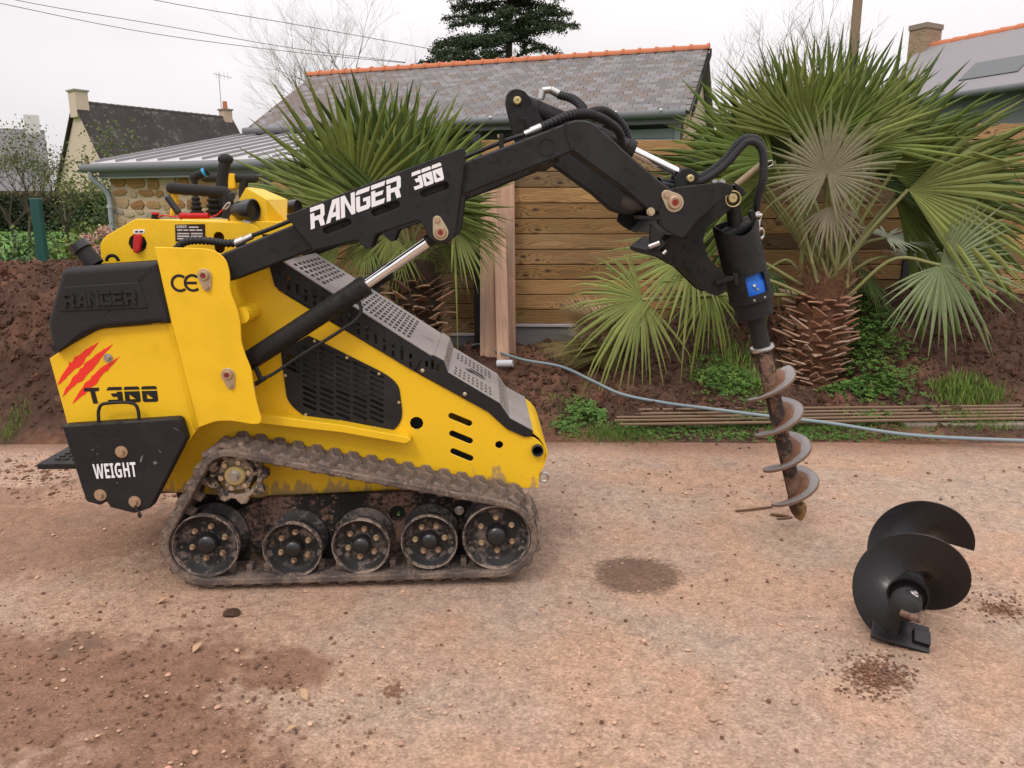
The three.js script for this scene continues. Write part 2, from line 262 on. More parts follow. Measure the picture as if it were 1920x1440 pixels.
{ // three broken sticks by the auger tip, one lump of soil, dry leaves
  const st = (a, b, r, l) => { const p = gh(...a, r), q = gh(...b, r), mid = p.clone().lerp(q, 0.5).add(V(0, r * 0.4, r)); solo('stick', new THREE.TubeGeometry(new THREE.CatmullRomCurve3([p, mid, q]), 12, r, 6), M(0.17, 0.1, 0.065, 0.9), l, 'stick', 'broken sticks near the auger tip'); };
  st([1380, 958], [1448, 950], 0.006, 'longer broken twig beside the auger tip'); st([1445, 964], [1478, 968], 0.007, 'short thick twig touching the auger tip'); st([1457, 973], [1484, 970], 0.006, 'short twig under the auger tip');
  const c = gh(434, 1149, 0.01); solo('soil_lump', stoneG.clone().scale(0.034, 0.02, 0.024).rotateY(0.5).translate(c.x, c.y, c.z), M(0.09, 0.05, 0.035, 1, 0, { bumpMap: soilBump, bumpScale: 0.01 }), 'dark lump of soil in front of the track', 'soil lump');
  const leafS = outline([[-0.03, 0], [-0.01, 0.018, 0.005], [0.012, 0.012, 0.004], [0.035, 0.004], [0.012, -0.014, 0.004], [-0.012, -0.012, 0.004]]);
  for (const [x, y, a, s] of [[305, 1127, 0.4, 0.75], [370, 1214, 1.2, 0.7], [570, 1303, 2.2, 0.75], [545, 1367, 0.2, 0.55], [190, 1133, 2.9, 0.55]]) { const g = new THREE.ShapeGeometry(leafS).scale(s, s, s), p = g.attributes.position; for (let i = 0; i < p.count; i++) p.setZ(i, 0.006 * Math.sin(p.getX(i) * 90) + 0.012 * Math.abs(p.getY(i)) / 0.018); g.computeVertexNormals(); g.rotateX(-Math.PI / 2).rotateY(a); const c = gh(x, y, 0.012); solo('dry_leaf', g.translate(c.x, c.y, c.z), M(0.42, 0.27, 0.16, 0.8), 'curled dry leaf lying on the damp brown soil of the yard', 'leaf', 'dry leaves on the yard'); }
}
// ================================================================ board fence
const woodTex = (() => {
  const w = 2048, h = 1024, rows = 8, rh = h / rows, knots = [];
  for (let r = 0; r < rows; r++) for (let k = 0; k < 5; k++) knots.push([rr(60, w - 60), r * rh + rr(20, rh - 20), rr(9, 20), r]);
  return tex(w, h, (i, j) => {
    const r = Math.floor(j / rh), y = (j % rh) / rh - 0.5; let dy = y * 1.0, dk = 0, ring = 0;
    for (const [kx, ky, kr, kr0] of knots) if (kr0 === r) { const ax = (i - kx) / (kr * 3.4), ay = (j - ky) / kr, q = ax * ax + ay * ay; const e = Math.exp(-q * 0.55); dy += e * 0.34 * Math.sign(ay || 1) * (Math.abs(ay) < 3 ? 1 : 0); const q2 = Math.hypot((i - kx) / (kr * 1.25), ay); if (q2 < 1.0) dk = Math.max(dk, smooth(1.0, 0.35, q2)); }
    const wv = fbm(i * 0.0026 + r * 13, y * 1.2 + r * 7, 3), gph = dy * 9 + wv * 7.5 + r * 3.1, band = 0.5 + 0.5 * Math.sin(gph * 6.283), late = Math.pow(band, 3);
    const f = fbm(i * 0.02, j * 0.55, 3), blot = fbm(i * 0.006 + r * 31, j * 0.018, 3), tone = [1, 0.8, 1.1, 0.68, 0.95, 0.78, 1.06, 0.86][r];
    const k = tone * (0.72 + 0.5 * f) * (0.62 + 0.75 * blot) * (1 - 0.52 * late);
    let c = [0.42 * k, 0.235 * k, 0.085 * k]; const gr = smooth(0.5, 0.7, blot) * 0.35; c = [lerp(c[0], 0.22 * k, gr), lerp(c[1], 0.15 * k, gr), lerp(c[2], 0.06 * k, gr)];
    c = c.map((q, n) => lerp(q, [0.05, 0.025, 0.012][n], dk * 0.85)); return px3(...c);
  });
})();
const woodMats = [0.95, 0.56, 1.15, 0.72, 0.86].map((k, i) => M(k * [0.95, 0.9, 0.98, 1, 0.86][i], k, k * [1.2, 1.25, 1.1, 1, 1.35][i], 0.72, 0, { map: woodTex, bumpMap: woodTex, bumpScale: 0.002 }));
const fence = thing('board_fence', 'brown horizontal board fence with dark posts on a grey concrete base', 'fence', V(0, 0, FZ));
{
  const fx = px => at(px, 500, -FZ).x, posts = [fx(513), fx(705), fx(896), fx(1296), fx(1697), fx(1697) + 1.94, fx(1697) + 3.88], tops = [1.7, 1.9, 2.0, 2.0, 2.12, 2.12], bots = [0.29, 0.29, 0.375, 0.375, 0.375, 0.375];
  const bh = 0.1345; let row = 0;
  const geos = []; for (let r = 0; r < 8; r++) for (const fl of [0, 1]) geos.push({ r, fl });
  const boardGeo = (L, r, off, flip) => { const g = uvm(rbox(L, bh - 0.007, 0.026, 0.004, 0, 0, 0, 1)), p = g.attributes.position, uv = g.attributes.uv; for (let i = 0; i < p.count; i++) uv.setXY(i, (p.getX(i) * (flip ? -1 : 1) + off) / 3.4, (r + 0.5 + p.getY(i) / bh * 0.94) / 8); return g; };
  for (let s = 0; s < posts.length - 1; s++) {
    const L = posts[s + 1] - posts[s] - 0.07, cx = (posts[s] + posts[s + 1]) / 2, n = Math.round((tops[s] - bots[s]) / bh);
    for (let k = 0; k < n; k++) { const b = part('board', boardGeo(L, (row * 5 + k * 3 + s) % 8, rr(0, 3.4), rnd() < 0.5), woodMats[Math.floor(rnd() * 5)], fence); b.position.set(cx, bots[s] + bh * (k + 0.5), rr(-0.003, 0.003)); row++; }
    part('backing', uvm(box(L, n * bh - 0.02, 0.006, cx, bots[s] + n * bh / 2, -0.022)), woodMats[1], fence); part('base_panel', uvm(rbox(L, bots[s] + 0.25, 0.04, 0.004, cx, (bots[s] - 0.25) / 2 - 0.012, 0, 1)), M(0.21, 0.2, 0.195, 0.9, 0, { bumpMap: grit, bumpScale: 0.002 }), fence); part('base_cap', rbox(L, 0.024, 0.07, 0.003, cx, bots[s] - 0.01, 0.008, 1), M(0.42, 0.4, 0.4, 0.6), fence);
  }
  posts.forEach((x, i) => part('post', uvm(rbox(0.066, Math.max(tops[Math.max(0, i - 1)], tops[Math.min(i, 5)]) + 0.03 + 0.3, 0.066, 0.004, x, (Math.max(tops[Math.max(0, i - 1)], tops[Math.min(i, 5)]) + 0.03 - 0.3) / 2, 0, 1)), M(0.035, 0.036, 0.04, 0.55), fence));
}
// planks leaning on the fence
{
  const plankTex = tex(512, 1024, (i, j) => { const g = fbm(i * 0.05, j * 0.006, 4), s = fbm(i * 0.3, j * 0.01, 2), st = fbm(i * 0.012 + 5, j * 0.006, 4), k = 0.65 + 0.5 * g + 0.25 * (s - 0.5); let c = [0.54 * k, 0.34 * k, 0.235 * k]; const d = smooth(0.48, 0.72, st) * 0.5; c = c.map((q, n) => lerp(q, [0.22, 0.17, 0.14][n], d)); return px3(...c); }, { repeat: [2, 0.5] });
  const pm = [1, 0.9, 1.12].map(k => M(k, k, k, 0.85, 0, { map: plankTex, bumpMap: plankTex, bumpScale: 0.0015 }));
  const pk = (xb, yb, xt, yt, wd, hb, zb, m, label) => { const b = at(xb, yb, -zb), t = at(xt, yt, 6.93 - (zb + 6.55) * 0.05); b.y = hb; const L = b.distanceTo(t), g = rbox(wd, L, 0.028, 0.003, 0, L / 2, 0, 1), d = t.clone().sub(b).normalize(); const o = solo('plank', uvm(g, 1, rr(0, 1), rr(0, 1)), m, label, 'plank', 'rough planks leaning on the fence'); o.position.copy(b); o.quaternion.setFromUnitVectors(Y, d); return o; };
  pk(917, 668, 917, 350, 0.155, soilH(-0.2, -6.5) - 0.01, -6.52, pm[0], 'widest rough sawn plank leaning on the fence beside the dark post');
  pk(951, 660, 948, 300, 0.15, soilH(-0.05, -6.62), -6.64, pm[1], 'rough plank leaning on the fence behind the narrow plank');
  pk(944, 690, 936, 395, 0.105, soilH(-0.1, -6.35) - 0.02, -6.36, pm[2], 'narrow rough plank leaning in front of the other planks');
  const e = gh(948, 694, soilH(-0.08, -6.2)), f = e.clone().add(V(-0.12, 0.02, -0.02)); const s = solo('pipe_offcut', lathe([[0.024, 0], [0.03, 0.004], [0.03, 0.13], [0.024, 0.134], [0.022, 0.01]], V(e.x - 0.07, soilH(-0.1, -6.1) + 0.03, -6.1), V(1, 0.05, 0.25), 20), M(0.5, 0.5, 0.52, 0.4), 'short pale grey pipe end lying at the foot of the planks', 'pipe');
}
// grey hose across the bed
{
  const pts = [[868, 656], [905, 652], [935, 672], [985, 688], [1050, 700], [1115, 730], [1165, 756], [1240, 772], [1330, 785], [1430, 798], [1550, 812], [1700, 824], [1930, 836], [2100, 842]].map(([x, y]) => { let p = gh(x, y, 0.04); for (let k = 0; k < 6; k++) p = gh(x, y, soilH(p.x, p.z) + 0.02); return p; });
  pts.forEach((p, i) => { p.y += i > 5 && i < 11 ? 0.065 : i < 2 ? 0.03 : i < 6 ? 0.055 : 0.03; });
  solo('garden_hose', tube(pts, 0.0115, 160, 9), M(0.2, 0.25, 0.27, 0.45), 'long grey blue hose snaking from the fence along the bed', 'hose');
}
// bundle of long rusty rods at the edge of the bed
{
  const rm = [[0.2, 0.12, 0.08], [0.13, 0.085, 0.06], [0.26, 0.17, 0.11]].map(c => M(...c, 0.8, 0.2));
  for (let k = 0; k < 15; k++) { const y0 = 768 + Math.pow(k / 14, 1.2) * 30 + rr(-1.5, 1.5), x0 = 1150 + rr(0, 60) - (k > 9 ? 0 : 0), a = gh(x0, y0 + 6, 0.05), b = gh(2050, 767 + (y0 - 768) * 0.75 + rr(-2, 2), 0.05), h = 0.03 + 0.014 * (k % 3); a.y = Math.max(0.02, 0.02 + h); b.y = 0.02 + h; const g = uvm(rbox(a.distanceTo(b), 0.013, 0.015, 0.003, 0, 0, 0, 1)); const o = solo('rusty_rod', g, rm[k % 3], 'long thin rusty brown rod in the bundle along the bed edge', 'rod', 'bundle of rods along the bed edge'); o.position.copy(a.clone().lerp(b, 0.5)); o.quaternion.setFromUnitVectors(X, b.clone().sub(a).normalize()); }
  // low concrete edging
  const c0 = gh(1690, 806), c1 = gh(1960, 806); const g = uvm(rbox(c0.distanceTo(c1) + 2, 0.07, 0.07, 0.01, 0, 0, 0, 1)); const k = structure('kerb', g, M(0.27, 0.22, 0.18, 0.95, 0, { bumpMap: soilBump, bumpScale: 0.006 })); k.position.copy(c0.clone().lerp(c1, 0.5)).add(V(1.0, 0.015, 0)); k.rotation.y = -Math.atan2(c1.z - c0.z, c1.x - c0.x);
}
console.log('ground and fence ready');
// ================================================================ buildings
const slateM = [[0.125, 0.115, 0.115], [0.148, 0.136, 0.136], [0.102, 0.093, 0.093], [0.13, 0.103, 0.09], [0.172, 0.16, 0.162], [0.115, 0.083, 0.068]].map(c => M(...c, 0.55, 0));
const terracotta = M(0.47, 0.165, 0.085, 0.85), render = M(0.5, 0.4, 0.3, 0.95, 0, { bumpMap: grit, bumpScale: 0.004 }), zincG = M(0.13, 0.135, 0.145, 0.6, 0), mortar = M(0.56, 0.43, 0.3, 1, 0, { bumpMap: grit, bumpScale: 0.01 });
const localOf = (o) => { const inv = o.matrixWorld.clone().invert(); return { p: w => w.clone().applyMatrix4(inv), hitX: (px, py, x) => { const a = camera.position.clone().applyMatrix4(inv), d = ray(px, py).transformDirection(inv); return a.addScaledVector(d, (x - a.x) / d.x); }, hitZ: (px, py, z) => { const a = camera.position.clone().applyMatrix4(inv), d = ray(px, py).transformDirection(inv); return a.addScaledVector(d, (z - a.z) / d.z); } }; };
const quad = (a, b, c, d) => { const g = new THREE.BufferGeometry(); g.setAttribute('position', new THREE.Float32BufferAttribute([a, b, c, a, c, d].flatMap(v => v.toArray()), 3)); g.computeVertexNormals(); return uvm(g); };
const slab = (a, b, c, d, t) => { const n = b.clone().sub(a).cross(c.clone().sub(a)).normalize().multiplyScalar(-t), q = [a, b, c, d].map(v => v.clone().add(n)); return merge([quad(a, b, c, d), quad(...q), quad(a, b, q[1], q[0]), quad(b, c, q[2], q[1]), quad(c, d, q[3], q[2]), quad(d, a, q[0], q[3])]); };
const eaveP = gh(1283, 212, 3.0); eaveP.y = 0;
const house = thing('slate_house', 'low house with grey slate roof and orange ridge tiles behind the fence', 'house', eaveP, THREE.MathUtils.degToRad(-19.2));
let annexSpan;
{
  const lo = localOf(house), len = -lo.hitZ(458, 234, 0.1).x, ridge = lo.hitX(1331, 92, 0.12), rz = ridge.z, ry = ridge.y, EY = 3.0;
  annexSpan = { len, lo };
  const wallIn = -0.35;
  part('wall', uvm(box(len - 0.3, EY, -2 * rz + 2 * wallIn, -len / 2 - 0.15, EY / 2 - 0.02, rz)), M(0.075, 0.08, 0.09, 0.85), house);
  // right gable: rendered wall with rough stone edge
  const gs = outline([[wallIn, 0], [wallIn, EY + 0.05], [rz, ry - 0.12], [2 * rz - wallIn, EY + 0.05], [2 * rz - wallIn, 0]].map(p => [-p[0], p[1]])); part('gable', uvm(extrude(gs, 0.25, 0).rotateY(Math.PI / 2).translate(-0.3, 0, 0)), render, house);
  const st = []; for (let k = 0; k < 70; k++) { const z = wallIn - Math.pow(rnd(), 1.6) * 1.3, y = rr(1.6, 3.2); if (y > EY - (z - wallIn) * 0.4) continue; st.push(xf(stoneG.clone(), { p: V(-0.05, y, z), s: V(0.025, rr(0.05, 0.1), rr(0.07, 0.15)) })); } part('quoin_stones', uvm(merge(st)), M(0.36, 0.25, 0.15, 0.95), house).userData.kind = 'stuff';
  // roof boards and slates
  const rf = part('roof', slab(V(-len, EY + 0.02, 0.1), V(0.1, EY + 0.02, 0.1), V(0.1, ry, rz), V(-len, ry, rz), 0.06), slateM[2], house); part('roof_back', slab(V(-len, ry, rz), V(0.1, ry, rz), V(0.1, EY, 2 * rz), V(-len, EY, 2 * rz), 0.06), slateM[1], house);
  const up = V(0, ry - EY - 0.02, rz - 0.1), SL = up.length(), u = up.clone().normalize(), n = V(0, -u.z, u.y).multiplyScalar(1), rows = 23, sw = 0.18, gauge = SL / rows, tiltQ = new THREE.Quaternion().setFromRotationMatrix(new THREE.Matrix4().makeBasis(X, u, X.clone().cross(u))).multiply(new THREE.Quaternion().setFromAxisAngle(X, 0.06));
  const sg = [0.94, 0.965, 0.985].map(k => box(sw * (k - 0.02), gauge * 1.5, 0.016)), all = [];
  for (let r = 0; r < rows; r++) for (let c = 0; c * sw < len + 0.2; c++) { const x = 0.1 - (c + 0.5 + (r % 2) * 0.5) * sw; if (x < -len + 0.08) continue; all.push({ x, s: (r + 0.55) * gauge, d: -x * 0.33 + r * 0.06 }); }
  all.sort((a, b) => a.d - b.d); const rest = slateM.map(() => []);
  const nn = X.clone().cross(u);
  all.forEach((o, i) => { const moss = n2(o.x * 0.5 + 9, o.s * 0.8), left = smooth(-len * 0.62, -len * 0.9, o.x), low = 0; let k = Math.floor(rnd() * 3); const w = rnd(); if (w < 0.18 + 0.5 * left + 0.3 * smooth(.55, .75, moss)) k = w < 0.09 + 0.3 * left ? 5 : 3; else if (w > 0.85) k = 4;
    const p = V(o.x + rr(-0.004, 0.004), EY + 0.02, 0.1).addScaledVector(u, o.s + rr(-0.004, 0.004)).addScaledVector(nn, 0.018), g = sg[i % 3];
    if (i < 300) { const m = part('slate', g, slateM[k], rf); m.position.copy(p); m.quaternion.copy(tiltQ); } else { const q = g.clone().applyQuaternion(tiltQ).translate(p.x, p.y, p.z); rest[k].push(q); } });
  rest.forEach((l, k) => { if (l.length) part('slates', merge(l), slateM[k], rf).userData.kind = 'stuff'; });
  // ridge tiles
  const nt = 27, tl = (len + 0.2) / nt, tg = (() => { const g = new THREE.CylinderGeometry(0.105, 0.095, tl * 1.04, 10, 1, false, 0, Math.PI).rotateZ(Math.PI / 2).rotateX(0), r = new THREE.CylinderGeometry(0.122, 0.122, 0.05, 10, 1, false, 0, Math.PI).rotateZ(Math.PI / 2).translate(tl * 0.48, 0, 0); return merge([g, r]); })();
  tg.computeBoundingBox(); const upside = tg.boundingBox.max.y < 0.05; if (upside) tg.rotateX(Math.PI); tg.computeBoundingBox(); if (Math.abs(tg.boundingBox.max.z) > 0.11 && tg.boundingBox.min.z > -0.05) tg.rotateX(-Math.PI / 2); else if (tg.boundingBox.min.z < -0.11 && tg.boundingBox.max.z < 0.05) tg.rotateX(Math.PI / 2);
  for (let k = 0; k < nt; k++) { const m = part('ridge_tile', tg, terracotta, rf); m.position.set(0.1 - (k + 0.5) * tl, ry - 0.01, rz); }
  part('verge_board', uvm(slab(V(0.13, EY - 0.08, 0.12), V(0.13, EY + 0.03, 0.12), V(0.13, ry + 0.01, rz), V(0.13, ry - 0.12, rz), 0.03)), mat.dark, house);
  part('gutter', uvm(new THREE.CylinderGeometry(0.07, 0.07, len, 14, 1, true).rotateZ(Math.PI / 2).translate(-len / 2 + 0.05, EY - 0.02, 0.19)), zincG, house); part('fascia', uvm(box(len, 0.14, 0.03, -len / 2 + 0.02, EY - 0.1, 0.1)), zincG, house);
  const clips = []; for (let k = 0; k < 9; k++) { const m = part('gutter_clip', new THREE.SphereGeometry(0.03, 8, 6), M(0.5, 0.5, 0.5, 0.4, 0.5), house); m.position.set(-0.35 - k * 0.75, EY + 0.03, 0.25); }
  // blue-grey boarded panels under the eave at the corner
  for (let k = 0; k < 7; k++) part('cladding_board', uvm(box(0.85, 0.15, 0.03, -0.62, EY - 0.28 - k * 0.157, wallIn + 0.03)), M(0.3, 0.34, 0.4, 0.7), house); for (const x of [-0.14, -1.1]) part('corner_board', uvm(box(0.1, 1.4, 0.05, x, EY - 0.85, wallIn + 0.04)), M(0.33, 0.37, 0.43, 0.7), house);
}
// ---- stone annex with standing-seam metal roof
{
  const { len, lo } = annexSpan, c = lo.hitX(168, 314, -len - 0.1), gz = c.z, gy = c.y, x0 = -len - 0.1, x1 = lo.hitZ(640, 300, gz).x, TY = 2.93;
  const an = thing('stone_annex', 'stone annex with grey standing seam metal roof and gutter', 'building', eaveP, house.rotation.y);
  const wz = gz - 0.22, wx = x0 + 0.16;
  part('wall', uvm(box(x1 - wx, gy - 0.1, -wz * -1 - 0.4 > 0 ? wz - 0.4 : 1, (wx + x1) / 2, (gy - 0.1) / 2, wz - Math.abs(wz - 0.4) / 2)), mortar, an);
  // stones laid in rough courses on the front and the left side
  const stM = [[0.5, 0.3, 0.14], [0.52, 0.36, 0.21], [0.42, 0.23, 0.1], [0.58, 0.45, 0.31], [0.44, 0.38, 0.32], [0.36, 0.19, 0.09]].map(q => M(...q, 0.95, 0, { bumpMap: grit, bumpScale: 0.012 }));
  const sgeo = []; for (let k = 0; k < 6; k++) { const n = 6 + k % 3, pts = []; for (let q = 0; q < n; q++) { const a = (q + rr(-.3, .3)) / n * 6.283, cx = Math.cos(a), sy = Math.sin(a), m = 0.5 / Math.pow(Math.pow(Math.abs(cx), 5) + Math.pow(Math.abs(sy), 5), 1 / 5) * rr(0.86, 1.06); pts.push([cx * m, sy * m, 0.05]); } const g = extrude(outline(pts), 1, 0.08, 3).translate(0, 0, -0.5); sgeo.push(uvm(g, 0.3)); }
  let y = gy - 0.14, n = 0; while (y > 0.5) { const h = rr(0.08, 0.2); let x = wx + rr(0, 0.05); while (x < x1) { const w = rr(0.11, 0.4), hh = h * rr(0.8, 1.12); if (n < 298) { const m = part('stone', sgeo[n % 6], stM[Math.floor(rnd() * 6)], an); m.position.set(x + w / 2, y - h / 2 + rr(-0.03, 0.03), wz + 0.005); m.scale.set(w, hh, 0.03); m.rotation.z = rr(-0.1, 0.1); n++; } x += w + rr(0.008, 0.035); } y -= h + 0.022; }
  const roofA = V(x0, gy + 0.06, gz), roofB = V(x1, gy + 0.06, gz), roofC = V(x1, TY, 0.02), roofD = V(x0, TY, 0.02);
  const rf = part('metal_roof', slab(roofA, roofB, roofC, roofD, 0.03), M(0.42, 0.4, 0.41, 0.5, 0.1), an);
  const d = roofD.clone().sub(roofA), L = d.length(); for (let x = x0 + 0.02; x < x1; x += 0.42) { const m = part('seam', uvm(box(0.03, 0.035, L - 0.14)), M(0.3, 0.29, 0.3, 0.5, 0.1), rf); m.position.set(x, lerp(roofA.y, roofD.y, 0.51) + 0.02, lerp(roofA.z, roofD.z, 0.51)); m.rotation.x = Math.atan2(d.y, -d.z); }
  part('gutter', uvm(new THREE.CylinderGeometry(0.065, 0.065, x1 - x0 + 0.1, 14, 1).rotateZ(Math.PI / 2).translate((x0 + x1) / 2 - 0.05, gy - 0.02, gz + 0.05)), zincG, an);
  part('fascia', uvm(box(x1 - x0 - 0.1, 0.13, 0.03, (x0 + x1) / 2 + 0.08, gy - 0.11, gz - 0.06)), M(0.33, 0.34, 0.34, 0.6, 0.2), an); part('soffit', uvm(box(x1 - x0 - 0.1, 0.02, 0.3, (x0 + x1) / 2, gy - 0.13, gz - 0.16)), zincG, an);
  const px = wx + 0.04; part('downpipe', tube([V(x0 + 0.06, gy - 0.06, gz + 0.05), V(x0 + 0.06, gy - 0.16, gz + 0.04), V(px - 0.04, gy - 0.33, wz + 0.14), V(px, gy - 0.45, wz + 0.09), V(px, gy - 0.8, wz + 0.09), V(px, 0, wz + 0.09)], 0.045, 50, 12), M(0.3, 0.32, 0.34, 0.45, 0.3), an); part('pipe_joint', uvm(new THREE.CylinderGeometry(0.053, 0.053, 0.05, 14).translate(px, gy - 0.6, wz + 0.09)), M(0.45, 0.46, 0.48, 0.4, 0.4), an);
}
// ---- plain gabled houses further off
function gabled(name, label, apex, far, half, eave, m, opts = {}) {           // apex and far are the two ridge ends
  const d = far.clone().sub(apex).setY(0), L = d.length(); const o = thing(name, label, 'house', V(apex.x, 0, apex.z), Math.atan2(-d.z, d.x)), h = apex.y;
  const s = outline([[-half, 0], [-half, eave], [0, h - 0.12], [half, eave], [half, 0]]); part('walls', uvm(extrude(s, L - 0.3, 0).rotateY(Math.PI / 2).translate(0.15, 0, 0)), m.wall, o);
  const k = (h - eave) / half, ov = 0.3; for (const q of [1, -1]) part('roof', slab(V(-0.05, h, 0), V(L + 0.05, h, 0), V(L + 0.05, h - k * (half + ov), q * (half + ov)), V(-0.05, h - k * (half + ov), q * (half + ov)), q * 0.1), m.roof, o);
  const nt = Math.round(L / 0.45); for (let i = 0; i < nt && opts.tiles; i++) part('ridge_tile', opts.tileG, m.tile, o).position.set((i + 0.5) * L / nt, h, 0);
  return { o, L, h };
}
const tileG = new THREE.CylinderGeometry(0.17, 0.14, 0.48, 9).rotateZ(Math.PI / 2);
{
  const darkRoof = M(1, 1, 1, 0.9, 0, { map: tex(512, 512, (i, j, u, v) => { const a = tn(u, v, 5, 5), b = tn(u, v + .3, 26, 3), k = 0.7 + 0.5 * a + (0.12 * ((j % 16) < 2 ? -1 : 0)), l = smooth(0.6, 0.72, b * 0.5 + a * 0.5) * 0.5; return px3(lerp(0.05 * k, 0.16, l), lerp(0.042 * k, 0.15, l), lerp(0.042 * k, 0.13, l)); }, { repeat: [0.25, 0.25] }) });
  const ap = gh(138, 192, 8), fr = ap.clone().add(V(0.62 * 10.6, 0, -0.785 * 10.6)), A = gabled('distant_house', 'cream house with dark weathered roof and chimneys at both gables', ap, fr, 4.3, 2.6, { wall: M(0.56, 0.45, 0.36, 0.95), roof: darkRoof, tile: M(0.07, 0.06, 0.058, 0.9) }, { tiles: true, tileG });
  part('chimney', uvm(box(0.75, 1.5, 0.95, 0.3, 7.9, 0)), M(0.56, 0.45, 0.36, 0.95), A.o); part('chimney_cap', uvm(box(0.9, 0.1, 1.1, 0.3, 8.68, 0)), M(0.3, 0.27, 0.25, 0.9), A.o);
  part('chimney', uvm(box(0.6, 1.3, 0.7, A.L - 0.4, 7.9, 0)), M(0.5, 0.38, 0.3, 0.95), A.o); part('chimney_cap', uvm(box(0.75, 0.1, 0.85, A.L - 0.4, 8.58, 0)), M(0.25, 0.2, 0.18, 0.9), A.o); part('chimney_pot', new THREE.CylinderGeometry(0.14, 0.18, 0.6, 12).translate(A.L - 0.4, 8.85, 0), terracotta, A.o);
  const ae = part('aerial', [bar(V(A.L - 0.7, 8.7, 0), V(A.L - 0.7, 11.0, 0), 0.03), bar(V(A.L - 1.1, 10.9, 0), V(A.L + 0.3, 10.8, 0), 0.02), ...[0, 1, 2, 3].map(k => bar(V(A.L - 0.9 + k * 0.3, 10.6, 0), V(A.L - 0.9 + k * 0.3, 11.1, 0), 0.012))], mat.steel, A.o);
  for (const [z, y] of [[0.6, 4.4], [0.7, 2.9]]) part('window', uvm(box(0.06, 0.9, 0.35, -0.02 + 0.14, y, z)), M(0.2, 0.13, 0.09, 0.6), A.o);
  part('roof_window', uvm(box(0.9, 0.08, 1.0).rotateX(0.9).translate(4.0, 5.0, 2.55)), M(0.55, 0.55, 0.55, 0.3), A.o);
  const bp = at(82, 246, 62), bf = at(-160, 246, 58), B = gabled('grey_roofed_house', 'far grey roofed house with a white chimney', bp, bf, 5, 3.2, { wall: M(0.55, 0.53, 0.5, 0.9), roof: M(0.17, 0.16, 0.165, 0.8) }); part('chimney', uvm(box(1.0, 1.8, 1.0, 0.7, B.h + 0.2, 0)), M(0.62, 0.6, 0.58, 0.9), B.o);
  // house at the right with stone chimney
  const rp = gh(1735, 92, 6.2), rq = rp.clone().add(V(0.466 * 13, 0, 0.885 * 13)), C = gabled('chimney_house', 'grey slated house with a brown stone chimney and orange ridge', rp, rq, 2.2, 4.57, { wall: M(0.14, 0.15, 0.16, 0.9), roof: M(0.24, 0.225, 0.235, 0.6, 0, { bumpMap: tex(256, 256, (i, j) => gray(((j % 16) / 16) * 0.7 + 0.3 * n2(Math.floor(i / 16 + (Math.floor(j / 16) % 2) * 0.5), Math.floor(j / 16))), { srgb: false, repeat: [0.8, 0.8] }), bumpScale: 0.02 }), tile: terracotta }, { tiles: true, tileG });
  part('chimney', uvm(box(0.55, 1.5, 0.72, -0.05, 6.0, 0)), M(0.34, 0.24, 0.17, 0.95, 0, { bumpMap: soilBump, bumpScale: 0.06 }), C.o); part('chimney_cap', uvm(box(0.6, 0.14, 0.78, -0.05, 6.8, 0)), M(0.26, 0.21, 0.17, 0.95), C.o);
  part('gutter', uvm(new THREE.CylinderGeometry(0.09, 0.09, C.L, 12).rotateZ(Math.PI / 2).translate(C.L / 2, 4.36, 2.56)), zincG, C.o); part('skylight', uvm(box(1.5, 0.1, 0.8).rotateX(0.64).translate(3.3, 5.0, 1.75)), M(0.06, 0.065, 0.07, 0.25), C.o);
}
console.log('houses ready');
// ================================================================ the tracked loader
const loader = thing('tracked_loader', 'yellow and black compact tracked loader with raised boom, rubber tracks and black counterweight', 'mini loader', gh(650, 1106, 0), THREE.MathUtils.degToRad(2.2));
const toLoader = loader.matrixWorld.clone().invert();
const Q = (px, py, z) => { const o = camera.position.clone().applyMatrix4(toLoader), d = ray(px, py).transformDirection(toLoader), t = (z - o.z) / d.z; return o.addScaledVector(d, t); };
const Q2 = (p, z) => { const q = Q(p[0], p[1], z); return [q.x, q.y, (p[2] ?? 0) * mpp(z)]; };
const mpp = z => Q(700, 800, z).distanceTo(Q(600, 800, z)) / 100;                    // metres per photo pixel on the plane z
const MID = -0.47, mirrorZ = z => 2 * MID - z;
const shp = (pts, z, holes = []) => { const s = outline(pts.map(p => Q2(p, z))); holes.forEach(h => s.holes.push(Array.isArray(h) ? outline(h.map(p => Q2(p, z)), new THREE.Path()) : h)); return s; };
// a plate whose near face lies on z
const plateOf = (s, z, t, bevel = 0.002) => uvm(extrude(s, t, bevel).translate(0, 0, z - t));
const plate = (pts, z, t, holes, bevel) => plateOf(shp(pts, z, holes), z, t, bevel);
const ring = (px, py, r, z) => { const c = Q(px, py, z), p = new THREE.Path(); p.absarc(c.x, c.y, r * mpp(z), 0, Math.PI * 2, true); return p; };
// a round-ended slot as an outline of points
const slotPts = (cx, cy, len, wid, ang, z) => { const c = Q(cx, cy, z), k = mpp(z), a = -ang * Math.PI / 180, L = (len - wid) / 2 * k, R = wid / 2 * k, p = new THREE.Path(); const ux = Math.cos(a), uy = Math.sin(a);
  p.absarc(c.x + ux * L, c.y + uy * L, R, a - Math.PI / 2, a + Math.PI / 2, false); p.absarc(c.x - ux * L, c.y - uy * L, R, a + Math.PI / 2, a + Math.PI * 1.5, false); p.closePath(); return p; };
const lp = (name, g, m, parent = loader) => part(name, g, m, parent);
